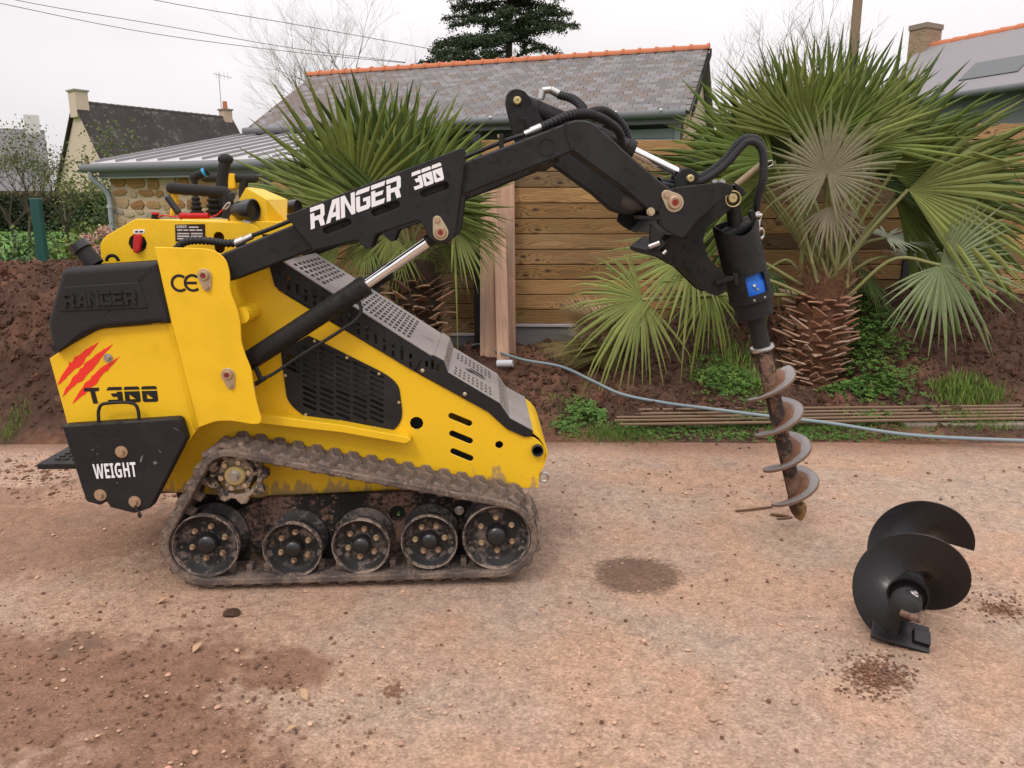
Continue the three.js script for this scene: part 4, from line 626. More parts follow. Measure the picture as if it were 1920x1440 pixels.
// tank with raised name panel
{
  const z = -0.012, s = shp([[113, 503, 14], [294, 491, 6], [320, 606, 4], [193, 617, 8], [174, 622, 8], [98, 664, 4], [85, 606, 14], [108, 522, 14]], z);
  const tk = lp('fuel_tank', uvm(new THREE.ExtrudeGeometry(s, { depth: 0.4, bevelEnabled: true, bevelThickness: 0.03, bevelSize: 0.022, bevelOffset: -0.022, bevelSegments: 5, curveSegments: 8 }).translate(0, 0, z - 0.43)), mat.plastic);
  lp('tank', tk.geometry.clone().translate(0, 0, -0.47), mat.plastic);
  part('name_panel', plate([[119, 538, 5], [260, 529, 5], [277, 578, 6], [109, 585, 6]], z + 0.004, 0.008, [], 0.003), mat.plastic, tk);
  lettering('RANGER', [121, 576], [258, 570], 26, z + 0.004, mat.plastic, tk, { slant: -0.02, gap: 0.05, th: 0.006 });
  // filler neck
  const a = Q(180, 497, -0.14), b = Q(146, 457, -0.14), d = b.clone().sub(a).normalize();
  part('filler_neck', uvm(lathe([[0.03, 0], [0.028, a.distanceTo(b) * 0.75], [0, a.distanceTo(b) * 0.76]], a, d, 28)), mat.plastic, tk);
  const cap = new THREE.CylinderGeometry(0.034, 0.034, 0.026, 10, 1); cap.applyQuaternion(new THREE.Quaternion().setFromUnitVectors(Y, d)); const cp = b.clone().addScaledVector(d, -0.012); part('filler_cap', [cap.translate(cp.x, cp.y, cp.z), lathe([[0.03, -.012], [0.037, -.01], [0.037, -.004], [0.03, 0]], cp.clone().addScaledVector(d, -0.004), d, 24)], mat.blackGloss, tk);
  const e = Q(211, 490, -0.13), t = new THREE.TorusGeometry(0.02, 0.006, 8, 22, Math.PI); part('lifting_ring', t.translate(e.x, e.y, e.z), mat.dark, tk);
}
// counterweight
{
  const z = 0.012, pts = [[115, 799, 3], [330, 785, 5], [337, 789, 4], [348, 825, 3], [282, 953, 3], [251, 963, 4], [207, 952, 3], [199, 941, 4], [187, 948, 3], [161, 941, 4]];
  const w = lp('counterweight', plate(pts, z, 0.05, [], 0.005), mat.black);
  lp('counterweight', plateOf(shp(pts, z), mirrorZ(z) + 0.05, 0.05, 0.005), mat.black);
  bolt(228, 847, z, 11.5, mat.rustyZinc, w, 1.7); bolt(188.6, 928, z, 11.5, mat.rustyZinc, w, 1.7); bolt(253, 940.5, z, 11.5, mat.rustyZinc, w, 1.7);
  const h = [[185, 792], [185, 770], [190, 759], [203, 756], [243, 755], [254, 759], [259, 770], [261, 788]].map(p => Q(p[0], p[1], z - 0.02)); part('handle', tube(h, 0.0058, 40, 10), mat.black, w);
  const scuff = M(0.13, 0.125, 0.125, 0.7);
  const markOn = w; for (const [x, y, a, b, t] of [[265, 861, 5, 18, -0.4], [291, 868, 8, 9, 0.6], [174, 843, 6, 2, 0], [183, 851, 5, 2, 0.3], [331, 805, 15, 1.6, -0.5], [300, 846, 7, 2, -0.8], [220, 905, 4, 2, 0.4]]) { const c = Q(x, y, z), k = mpp(z), pts = []; for (let i = 0; i < 9; i++) { const q = i / 9 * 6.283, r = 0.6 + 0.6 * n2(i * 1.7 + x, y), u = Math.cos(q) * a * r * k / 2, v = Math.sin(q) * b * r * k / 2; pts.push([c.x + u * Math.cos(t) - v * Math.sin(t), c.y + u * Math.sin(t) + v * Math.cos(t)]); } part('scuff', extrude(outline(pts), 0.0005).translate(0, 0, z + 0.0001), scuff, markOn); }
  const hk = [[253, 948], [258, 957], [264, 966], [262, 970], [259, 964]].map(p => Q(p[0], p[1], z + 0.004)); part('hook', tube(hk, 0.004, 20, 8), mat.blackGloss, w);
  // lettering
  const sh = SANS.generateShapes('WEIGHT', 1), g = new THREE.ExtrudeGeometry(sh, { depth: 0.001, bevelEnabled: false, curveSegments: 5 }); g.computeBoundingBox(); const bb = g.boundingBox, A = Q(178, 898, z), B = Q(258, 896, z), C = Q(177, 870, z);
  g.translate(-bb.min.x, -bb.min.y, 0); g.scale((B.x - A.x) / (bb.max.x - bb.min.x), (C.y - A.y) / (bb.max.y - bb.min.y), 1); g.rotateZ(Math.atan2(B.y - A.y, B.x - A.x) + 0.03); part('lettering', g.translate(A.x, A.y, z + 0.0003), mat.white, w);
}
// operator footplate at the back
{
  const a = Q(66, 874, -0.13), f = lp('footplate', uvm(rbox(0.36, 0.022, 0.66, 0.004, a.x + 0.18, a.y - 0.006, MID)), mat.black);
  const bars = []; for (let i = 0; i < 9; i++) for (let j = 0; j < 16; j++) bars.push(rbox(0.02, 0.008, 0.012, 0.003, a.x + 0.05 + i * 0.032, a.y + 0.007, MID + 0.28 - j * 0.036, 1).rotateY(0)); part('tread', bars, mat.black, f);
}
console.log('loader body ready');
// ---- boom arms (near and far), shroud with lettering
const ZA = -0.06, AT = 0.1;                                 // near face and thickness of an arm
const armPts = [[405, 480], [550, 421], [872, 303], [1058, 232, 6], [1078, 224, 8], [1108, 226, 12], [1132, 246, 10], [1183, 293], [1235, 337], [1258, 354, 10], [1281, 366, 14], [1284, 388, 14], [1266, 404, 14], [1240, 402, 10], [1212, 392], [1169, 353], [1074, 284, 3], [865, 367], [587, 468], [425, 530, 10], [402, 520, 10]];
const shroudPts = [[535, 404, 4], [869, 275.5, 3], [872, 280], [871, 309], [853, 448, 20], [830, 460, 22], [805, 449, 20], [797, 427, 10], [788, 414, 12], [780, 413, 6], [705, 439, 8], [699, 452, 4], [696, 463, 6], [689, 468, 6], [681, 462, 4], [669, 450, 3], [588, 470], [553, 427]];
for (const side of [0, 1]) {
  const z = side ? mirrorZ(ZA) + AT : ZA;
  const arm = lp('boom_arm', plateOf(shp(armPts, ZA), z, AT, 0.006), mat.black);
  const zs = side ? mirrorZ(-0.04) + 0.016 : -0.04;
  const slots = [[632, 425], [723, 391.5], [815, 356]];
  const sh = lp('boom_shroud', plateOf(shp(shroudPts, -0.04, slots.map(([x, y]) => slotPts(x, y, 53, 12.5, -20.5, -0.04))), zs, 0.016, 0.003), mat.black);
  lp('boom_shroud_side', plateOf(shp(shroudPts, -0.04), side ? mirrorZ(-0.165) + 0.01 : -0.165, 0.01, 0.002), mat.black);
  if (!side) {
    lettering('RANGER', [583, 430.5], [752, 369], 37, -0.0398, mat.white, sh, { slant: 0.04, gap: 0.07, up: [-3, -37] });
    lettering('300', [777, 357], [833, 336.5], 30, -0.0398, mat.white, sh, { slant: 0.02, gap: 0.08, up: [-7, -30] });
    flagPin([826.5, 436], [820, 413], -0.04, 14, 8, sh);
    // raised ring at the elbow
    const c = Q(1025, 275, ZA), k = mpp(ZA); part('ring', lathe([[16 * k, 0], [16 * k, 0.003], [13.5 * k, 0.003], [13.5 * k, 0]], V(c.x, c.y, ZA), Z, 32), mat.black, arm);
    const st = [Q(1058, 233, ZA + 0.0005), Q(1064, 262, ZA + 0.0005), Q(1074, 283, ZA + 0.0005)]; part('weld', tube(st, 0.0025, 16, 6), mat.black, arm);
    flagPin([1264, 380], [1249, 366], ZA, 17, 9, arm);
    // bump stop and bracket under the arm end
    part('bump_stop', uvm(lathe([[0, 0], [0.026, 0.002], [0.032, 0.02], [0.03, 0.06], [0.022, 0.085], [0.012, 0.088]], Q(1168, 373, -0.13), Q(1216, 386, -0.1).sub(Q(1168, 373, -0.13)), 24)), M(0.06, 0.05, 0.045, 0.7), arm);
    part('stop_bolt', boltG(Q(1220, 397, -0.045), 0.012, 1.2, 0.012), mat.zinc, arm);
    part('stop_bracket', plate([[1196, 404], [1236, 407], [1240, 412], [1200, 411]], -0.04, 0.09), mat.black, arm);
  }
}
lp('boom_crossbeam', uvm(rbox(0.075, 0.09, 0.6, 0.01, Q(1035, 285, ZA).x, Q(1035, 275, ZA).y, MID)), mat.black);
// lift cylinders
for (const side of [0, 1]) {
  const z = side ? mirrorZ(-0.11) : -0.11, flat = p => { const q = Q(p[0], p[1], -0.11); q.z = z; return q; };
  const a = flat([428, 702]), b = flat([688, 533]), c = flat([826, 437]), d = b.clone().sub(a).normalize(), Lb = a.distanceTo(b);
  const cy = lp('lift_cylinder', uvm(lathe([[0, 0.06], [0.028, 0.06], [0.0355, 0.075], [0.0355, Lb - 0.035], [0.037, Lb - 0.033], [0.037, Lb - 0.004], [0.03, Lb], [0, Lb]], a, d, 32)), mat.black);
  part('rod', bar(b.clone().addScaledVector(d, -0.02), c.clone().addScaledVector(d, -0.04), 0.0165, 0.0165, 24), mat.chrome, cy);
  part('rod_eye', [bar(c.clone().addScaledVector(d, -0.058), c, 0.023, 0.023, 20), bar(c.clone().setZ(z - 0.03), c.clone().setZ(z + 0.03), 0.03, 0.03, 20)], mat.black, cy);
  part('base_eye', [bar(a, a.clone().addScaledVector(d, 0.08), 0.028, 0.028, 20), bar(a.clone().setZ(z - 0.03), a.clone().setZ(z + 0.03), 0.032, 0.032, 20)], mat.black, cy);
  if (!side) {
    part('feed_pipe', tube([[480, 690], [490, 708], [502, 706], [560, 669], [640, 619], [668, 599], [677, 585], [674, 566]].map(p => Q(p[0], p[1], -0.085)), 0.0062, 60, 9), mat.black, cy);
    part('pipe_fitting', [bar(Q(479, 688, -0.085), Q(489, 711, -0.085), 0.009, 0.009, 10), bar(Q(476, 722, -0.085), Q(498, 708, -0.085), 0.0085, 0.0085, 10)], mat.black, cy);
    part('pipe_nut', bar(Q(474, 728, -0.085), Q(480, 718, -0.085), 0.009, 0.009, 6), mat.steel, cy);
  }
}
// tilt cylinder on the middle line, with its tower
{
  const zc = MID + 0.04, tw = lp('tilt_tower', plate([[947, 187, 22], [952, 172, 14], [968, 165, 14], [984, 170, 14], [993, 182, 8], [1026, 240], [1030, 275], [975, 290], [963, 248]], zc + 0.05, 0.014, [ring(980, 210, 1.6, zc + 0.05)], 0.003), mat.black);
  part('tower_cheek', plateOf(shp([[947, 187, 22], [952, 172, 14], [968, 165, 14], [984, 170, 14], [993, 182, 8], [1026, 240], [1030, 275], [975, 290], [963, 248]], zc + 0.05), zc - 0.036, 0.014, 0.003), mat.black, tw);
  part('tower_rib', plate([[981, 222], [990, 219], [1003, 245], [992, 250]], zc + 0.058, 0.03), mat.black, tw);
  const pin = Q(970, 189, zc + 0.05); part('tower_pin', lathe([[0.015, 0], [0.015, 0.008], [0.011, 0.013], [0.004, 0.013], [0.004, 0.006], [0, 0.006]], pin, Z, 20), mat.brass, tw);
  const a = Q(975, 192, zc), b = Q(1188, 283, zc), c = Q(1292, 333, zc), d = b.clone().sub(a).normalize(), Lb = a.distanceTo(b);
  const cy = lp('tilt_cylinder', uvm(lathe([[0.02, 0], [0.034, 0.02], [0.034, Lb - 0.03], [0.039, Lb - 0.028], [0.039, Lb], [0, Lb]], a, d, 28)), mat.black);
  part('rod', bar(b, c.clone().addScaledVector(d, -0.03), 0.0175, 0.0175, 24), mat.chrome, cy); part('rod_eye', [bar(c.clone().addScaledVector(d, -0.05), c, 0.024, 0.024, 18), bar(c.clone().setZ(zc - 0.028), c.clone().setZ(zc + 0.028), 0.03, 0.03, 20)], mat.black, cy);
  // quick-attach head and clevis
  const ears = [[1266, 353], [1268, 334, 8], [1274, 320, 12], [1289, 314, 12], [1304, 319, 12], [1311, 334, 12], [1304, 354, 8], [1300, 372], [1262, 372]];
  const hd = lp('attachment_head', plateOf(shp(ears, zc + 0.055), zc + 0.055, 0.016, 0.003), mat.black);
  part('ear', plateOf(shp(ears, zc + 0.055), zc - 0.04, 0.016, 0.003), mat.black, hd);
  part('ear_pin', lathe([[0.0155, 0], [0.0155, 0.006], [0.011, 0.012], [0.004, 0.012], [0.004, 0.006], [0, 0.006]], Q(1294, 335, zc + 0.055), Z, 20), mat.brass, hd);
  const head = [[1243, 372, 6], [1262, 352], [1352, 341, 5], [1372, 346, 4], [1376, 356], [1308, 412], [1281, 447, 3], [1262, 440], [1248, 432], [1232, 418]];
  for (const z of [ZA + 0.005, mirrorZ(ZA) + 0.018]) part('head_side', plateOf(shp(head, ZA + 0.005), z, 0.014, 0.003), mat.black, hd);
  part('head_plate', plate([[1262, 353], [1352, 342], [1366, 352], [1280, 444], [1258, 440], [1330, 356], [1262, 362]], ZA - 0.01, 0.8), mat.black, hd);
  part('head_bolts', [boltG(Q(1338, 343, zc + 0.05), 0.013, 0, 0.02), boltG(Q(1352, 342, zc + 0.08), 0.012, 0, 0.02)], mat.steel, hd);
  part('lower_hook', [plate([[1221, 420], [1246, 440], [1232, 458], [1218, 475, 3], [1219, 470]], ZA + 0.004, 0.03), plate([[1211, 468], [1240, 446], [1248, 456], [1228, 482, 4], [1212, 475, 4]], ZA - 0.002, 0.3)], mat.black, hd);
  part('lock_pin', [bar(Q(1216, 463, -0.04), Q(1236, 455, -0.04), 0.009, 0.009, 10), bar(Q(1243, 476, -0.04), Q(1249, 470, -0.04), 0.006, 0.006, 8)], mat.steel, hd);
}
// ---- hydraulic hoses and pipes
const spiral = (pts, r, name, parent = loader) => {          // hose with a spiral guard
  const h = lp(name, tube(pts, r, 70, 10), mat.hose, parent), c = new THREE.CatmullRomCurve3(pts, false, 'centripetal'), L = c.getLength(), n = Math.max(6, Math.round(L / 0.014)), fr = c.computeFrenetFrames(n * 10, false), q = [];
  for (let i = 0; i <= n * 10; i++) { const a = i / 10 * Math.PI * 2; q.push(c.getPointAt(i / (n * 10)).addScaledVector(fr.normals[i], Math.cos(a) * r).addScaledVector(fr.binormals[i], Math.sin(a) * r)); }
  part('guard', new THREE.TubeGeometry(new THREE.CatmullRomCurve3(q), n * 10, r * 0.22, 5), mat.hose, h); return h;
};
const qq = (list, z) => list.map(p => Q(p[0], p[1], p[2] ?? z));
spiral(qq([[330, 468], [342, 456], [360, 451], [395, 452], [425, 456], [445, 455]], -0.12), 0.0125, 'boom_hose');
{
  const pp = lp('boom_pipe', tube(qq([[470, 443], [500, 432], [540, 416], [560, 408]], -0.12), 0.0075, 20, 9), mat.black);
  part('fitting', [bar(Q(441, 457, -0.12), Q(458, 450, -0.12), 0.015, 0.015, 12), bar(Q(458, 450, -0.12), Q(474, 442, -0.12), 0.012, 0.012, 6)], mat.steel, pp);
  const up = lp('boom_pipe', tube(qq([[860, 300], [900, 283], [945, 265], [990, 250]], -0.12), 0.0075, 20, 9), mat.black);
  part('clamp', [uvm(rbox(0.016, 0.05, 0.03, 0.003, Q(940, 265, -0.12).x, Q(940, 266, -0.12).y, -0.12))], mat.black, up); part('clamp_bolt', bar(Q(937, 258, -0.12), Q(935, 252, -0.12), 0.007, 0.007, 6), mat.zinc, up);
  part('fitting', [bar(Q(984, 252, -0.12), Q(996, 247, -0.12), 0.013, 0.013, 6), bar(Q(996, 247, -0.12), Q(1017, 238, -0.12), 0.0145, 0.0145, 14)], mat.steel, up);
}
spiral(qq([[1014, 240, -.12], [1040, 228, -.12], [1062, 218, -.13], [1086, 213, -.16], [1112, 216, -.22], [1143, 231, -.3], [1162, 250, -.36], [1166, 272, -.4]]), 0.0145, 'cylinder_hose');
spiral(qq([[1048, 178, -.43], [1068, 183, -.4], [1084, 193, -.34], [1093, 204, -.28], [1090, 216, -.22], [1070, 222, -.16]]), 0.014, 'cylinder_hose');
spiral(qq([[1090, 218, -.3], [1108, 211, -.34], [1132, 208, -.4], [1156, 222, -.44], [1173, 245, -.46], [1180, 270, -.47]]), 0.0145, 'cylinder_hose');
lp('elbow_fitting', [bar(Q(1014, 186, -.43), Q(1018, 168, -.43), 0.0125, 0.0125, 8), bar(Q(1017, 170, -.43), Q(1033, 168, -.43), 0.0125, 0.0125, 8), bar(Q(1032, 168, -.43), Q(1052, 179, -.43), 0.0145, 0.0145, 12)], mat.steel);
console.log('boom ready');
// ---- console and controls
{
  const z = -0.23, up = [[190, 494], [187.5, 457, 6], [197, 443, 8], [252, 411.5, 6], [262, 410], [468, 418, 6], [484, 426, 8], [490, 440, 6], [505, 470], [505, 530], [330, 540], [190, 530]];
  const con = lp('console', plate(up, z, 0.006, [ring(258, 456, 17.5, z), slotPts(411, 455, 37, 18, 90, z)]), mat.yellow);
  part('console_far_plate', plateOf(shp(up, z), mirrorZ(z) + 0.006, 0.006), mat.yellow, con);
  part('console_deck', plate([[254, 412], [470, 420], [470, 424], [254, 416]], z - 0.007, 0.466), mat.yellow, con);
  part('console_back', plate([[190, 458], [200, 445], [252, 414], [252, 420], [196, 455], [196, 490], [190, 490]], z - 0.007, 0.466), mat.yellow, con);
  // battery switch
  const c = Q(258, 456, z), k = mpp(z); part('switch_body', lathe([[17 * k, -0.03], [17 * k, -0.012], [0, -0.012]], c, Z, 24), M(0.03, 0.035, 0.02, 0.5), con);
  part('switch_boss', lathe([[8 * k, -0.012], [7 * k, 0.004], [0, 0.004]], V(c.x + 0.006, c.y, c.z), Z, 20), M(0.015, 0.03, 0.02, 0.5), con);
  part('switch_key', plate([[250, 440, 5], [263, 438, 6], [264, 452, 4], [261, 470, 3], [257, 475, 3], [249, 473, 3], [249, 460, 3]], z + 0.02, 0.018, [], 0.003), mat.red, con);
  part('switch_label', plate([[250, 431, 2], [271, 430, 2], [271, 437.5, 2], [250, 438, 2]], z + 0.0015, 0.0015, [], 0), mat.white, con);
  for (const [a, b] of [[253, 259], [261, 268]]) part('label_print', plate([[a, 433], [b, 432.8], [b, 435.8], [a, 436]], z + 0.0025, 0.0006, [], 0), mat.print, con);
  // data plate
  const dp = part('data_plate', plate([[328, 421, 1], [384, 420, 1], [385, 452, 1], [329, 452.5, 1]], z + 0.002, 0.002, [], 0), M(0.03, 0.014, 0.01, 0.35, 0.3), con);
  const lines = []; for (const [x0, x1, y] of [[354, 372, 426], [332, 342, 431.5], [344, 353, 431.5], [355, 366, 431.5], [368, 379, 431.5], [332, 355, 438], [358, 380, 438], [332, 355, 443], [358, 380, 443], [332, 355, 447.5], [358, 380, 447.5]]) lines.push(plate([[x0, y - 1.3], [x1, y - 1.3], [x1, y + 1.3], [x0, y + 1.3]], z + 0.003, 0.0008, [], 0)); part('plate_print', lines, M(0.55, 0.5, 0.47, 0.5), dp);
  { const a = Q(331, 427.5, z + 0.0022); let x = a.x; lettering('RANGER', [331, 428], [350, 427.5], 5, z + 0.0024, M(0.55, 0.5, 0.47, 0.5), dp, { gap: 0.12, th: 0.0006, name: 'plate_letter' }); }
  // instrument pod
  const pts = [[425, 416, -.28], [461, 352, -.28], [499, 374, -.28], [502, 418, -.28], [470, 351, -.62], [495, 355, -.62], [539, 374, -.62], [538, 416, -.62], [440, 416, -.62], [505, 374, -.4], [537, 416, -.4]].map(p => Q(...p)); const pod = lp('instrument_pod', uvm(new ConvexGeometry(pts)), mat.yellow);
  lp('pod_deck', plate([[424, 414], [545, 416], [552, 440], [470, 440], [424, 425]], -0.245, 0.45), mat.yellow);
  // work lamps
  const lamp = (px, py, zz, sc) => { const o = Q(px, py, zz), l = lp('work_lamp', lathe([[0.006, -0.055], [0.016, -0.05], [0.026, -0.03], [0.031, 0], [0.032, 0.02], [0.029, 0.021], [0.028, 0.012], [0, 0.01]].map(p => [p[0] * sc, p[1] * sc]), o, V(0.93, 0.02, 0.36), 24), mat.blackGloss);
    part('lens', lathe([[0.027 * sc, 0.008 * sc], [0, 0.002 * sc]], o, V(0.93, 0.02, 0.36), 20), M(0.06, 0.06, 0.065, 0.15), l); part('bracket', uvm(rbox(0.03, 0.045, 0.012, 0.003, o.x - 0.005, o.y - 0.032, o.z)), mat.steel, l);
    part('cable', tube([o.clone().add(V(-0.05, 0, 0)), o.clone().add(V(-0.07, -0.02, 0)), o.clone().add(V(-0.065, -0.05, 0)), o.clone().add(V(-0.05, -0.062, 0))], 0.003, 14, 6), mat.hose, l); return l; };
  lamp(465, 394, -0.25, 1.25); lamp(551, 389, -0.66, 1.0);
  // handlebars with foam grips
  const grip = (list, z0, r, name) => lp(name, tube(qq(list, z0), r, 30, 12), mat.rubberGrip);
  const cap = (p, z0, r) => { const o = Q(p[0], p[1], z0); return new THREE.SphereGeometry(r, 12, 8).translate(o.x, o.y, o.z); };
  const g1 = grip([[322, 353], [360, 356], [400, 359], [424, 362], [428, 378], [427, 410]], -0.34, 0.0205, 'hand_bar'); part('end_cap', cap([322, 353], -0.34, 0.0205), mat.rubberGrip, g1);
  const g2 = grip([[385, 334], [430, 334], [478, 335]], -0.6, 0.0165, 'hand_bar'); part('end_cap', [cap([385, 334], -0.6, 0.0165), cap([478, 335], -0.6, 0.0165)], mat.rubberGrip, g2);
  part('upright', tube(qq([[460, 336], [457, 346], [455, 370]], -0.6), 0.0165, 12, 12), mat.rubberGrip, g2);
  lp('bar_bracket', plate([[427, 326, 2], [438, 325, 3], [441, 352, 3], [428, 354, 2]], -0.575, 0.05), mat.yellow);
  lp('bar_bracket', plate([[321, 345, 3], [331, 345, 3], [331, 380], [322, 405], [318, 405], [320, 380]], -0.36, 0.02), mat.yellow);
  const js = lp('joystick', uvm(tube(qq([[418, 392], [416, 360], [417, 335], [420, 312], [424, 300]], -0.42), 0.021, 24, 14)), mat.rubberGrip); part('knob', uvm(new THREE.SphereGeometry(0.026, 18, 12).scale(1.1, 0.8, 1).translate(...Q(423, 299, -0.42).toArray())), mat.rubberGrip, js);
  const lv = lp('control_lever', tube(qq([[366, 372], [365, 345], [366, 331]], -0.45), 0.009, 14, 10), mat.blackGloss); part('lever_head', [bar(Q(364, 332, -.45), Q(384, 323, -.45), 0.0155, 0.0155, 14), cap([364, 332], -.45, 0.0155), bar(Q(364, 330, -.45), Q(365, 345, -.45), 0.0135, 0.011, 12)], mat.rubberGrip, lv); part('lever_band', bar(Q(381.5, 324.5, -.45), Q(386, 322.3, -.45), 0.0175, 0.0175, 16), mat.cyan, lv); part('lever_end', [bar(Q(386, 322.3, -.45), Q(391, 320, -.45), 0.0165, 0.015, 14)], mat.rubberGrip, lv);
  const bellows = (px, py, zz, r0, r1, h) => { const prof = [[0, 0]]; for (let i = 0; i < 5; i++) { const r = lerp(r0, r1, i / 4); prof.push([r, i * h / 5 + 0.001], [r, i * h / 5 + h * 0.06], [r * 0.68, i * h / 5 + h * 0.13]); } prof.push([0, h]); return uvm(lathe(prof, Q(px, py, zz), Y, 22)); };
  lp('lever_boot', bellows(370, 408, -0.45, 0.028, 0.016, 0.085), mat.rubberGrip); lp('lever_boot', bellows(405, 408, -0.42, 0.038, 0.026, 0.1), mat.rubberGrip);
  const th = lp('throttle_lever', tube(qq([[341, 411], [330, 393], [322, 381]], -0.3), 0.006, 10, 8), mat.blackGloss); part('throttle_grip', [tube(qq([[333, 397], [325, 385], [315, 371]], -0.3), 0.0125, 10, 12), cap([315, 371], -0.3, 0.0125), cap([333, 397], -.3, .0125)], mat.blackGloss, th);
  // red coiled lanyard with key
  const coil = []; const c0 = Q(338, 408, -0.27), c1 = Q(392, 408, -0.27); for (let i = 0; i <= 260; i++) { const t = i / 260, a = t * 26 * Math.PI * 2; coil.push(c0.clone().lerp(c1, t).add(V(0, Math.cos(a) * 0.0085 + 0.006, Math.sin(a) * 0.0085))); }
  const ly = lp('lanyard', [new THREE.TubeGeometry(new THREE.CatmullRomCurve3(coil), 420, 0.0026, 5), tube(qq([[392, 408], [408, 402], [420, 390], [426, 383]], -0.27), 0.0026, 14, 6), tube(qq([[338, 408], [318, 405], [302, 404], [296, 407]], -0.27), 0.0026, 14, 6)], mat.red);
  part('lanyard_clip', [tube(qq([[418, 392], [426, 382], [431, 380], [430, 386], [422, 393]], -0.265), 0.003, 16, 6)], mat.steel, ly);
  part('ignition_key', plate([[428, 362, 4], [440, 359, 4], [441, 372, 4], [434, 377, 3], [428, 372, 3]], -0.262, 0.01, [], 0.002), mat.blackGloss, ly);
  lp('stop_switch', [bar(Q(291, 411, -.28), Q(291, 402, -.28), 0.014, 0.012, 14)], mat.dark); lp('stop_button', bar(Q(291, 402, -.28), Q(291, 398, -.28), 0.013, 0.013, 14), mat.red);
}
console.log('controls ready');
// ================================================================ augers
const rustSteel = M(1, 1, 1, 0.6, 0.2, { map: tex(512, 128, (i, j, u, v) => { const e = tn(u, v, 10, 4), k = smooth(0.46, 0.62, v + (e - 0.5) * 0.6), g = 0.9 + 0.3 * (tn(u, v, 40, 2) - 0.5), edge = smooth(0.93, 0.97, v + (e - .5) * .08); const a = [0.17, 0.085, 0.05], b = [0.27 * g, 0.25 * g, 0.245 * g], c = [0.15, 0.09, 0.065]; return px3(...[0, 1, 2].map(q => lerp(lerp(a[q] * (0.7 + 0.6 * e), b[q], k), c[q], edge * 0.7))); }) });
const shaftMud = M(1, 1, 1, 0.85, 0, { map: mud([0.05, 0.038, 0.032], [0.19, 0.115, 0.08], 0.35, 0.65, 6) });
const tipMat = M(1, 1, 1, 0.8, 0.1, { map: mud([0.09, 0.045, 0.025], [0.3, 0.17, 0.06], 0.35, 0.65, 5) });
// helical flight round the axis A + s d; right-handed, thickness t
function flight(A, d, e1, e2, r0, r1, s0, pitch, phi0, turns, t, cone) {
  const N = Math.round(turns * 64), R = 6, pos = [], uv = [], idx = [];
  for (const side of [0, 1]) for (let i = 0; i <= N; i++) for (let j = 0; j <= R; j++) {
    const f = i / N, ph = phi0 + f * turns * Math.PI * 2, ro = cone ? r1 * cone(f) : r1, r = lerp(r0, ro, j / R), s = s0 + pitch * turns * f + (side ? t : 0);
    const p = A.clone().addScaledVector(d, s).addScaledVector(e1, r * Math.cos(ph)).addScaledVector(e2, r * Math.sin(ph)); pos.push(p.x, p.y, p.z); uv.push(f * turns * 1.5, j / R);
  }
  const w = R + 1, off = (N + 1) * w;
  for (let i = 0; i < N; i++) for (let j = 0; j < R; j++) { const a = i * w + j; idx.push(a, a + 1, a + w, a + 1, a + w + 1, a + w); const b = a + off; idx.push(b, b + w, b + 1, b + 1, b + w, b + w + 1); }
  for (let i = 0; i < N; i++) { const a = i * w + R, b = a + off; idx.push(a, b, a + w, b, b + w, a + w); }
  for (const i of [0, N]) for (let j = 0; j < R; j++) { const a = i * w + j, b = a + off; idx.push(a, a + 1, b, a + 1, b + 1, b); }
  const g = new THREE.BufferGeometry(); g.setAttribute('position', new THREE.Float32BufferAttribute(pos, 3)); g.setAttribute('uv', new THREE.Float32BufferAttribute(uv, 2)); g.setIndex(idx); return toCreasedNormals(g, 0.7);
}
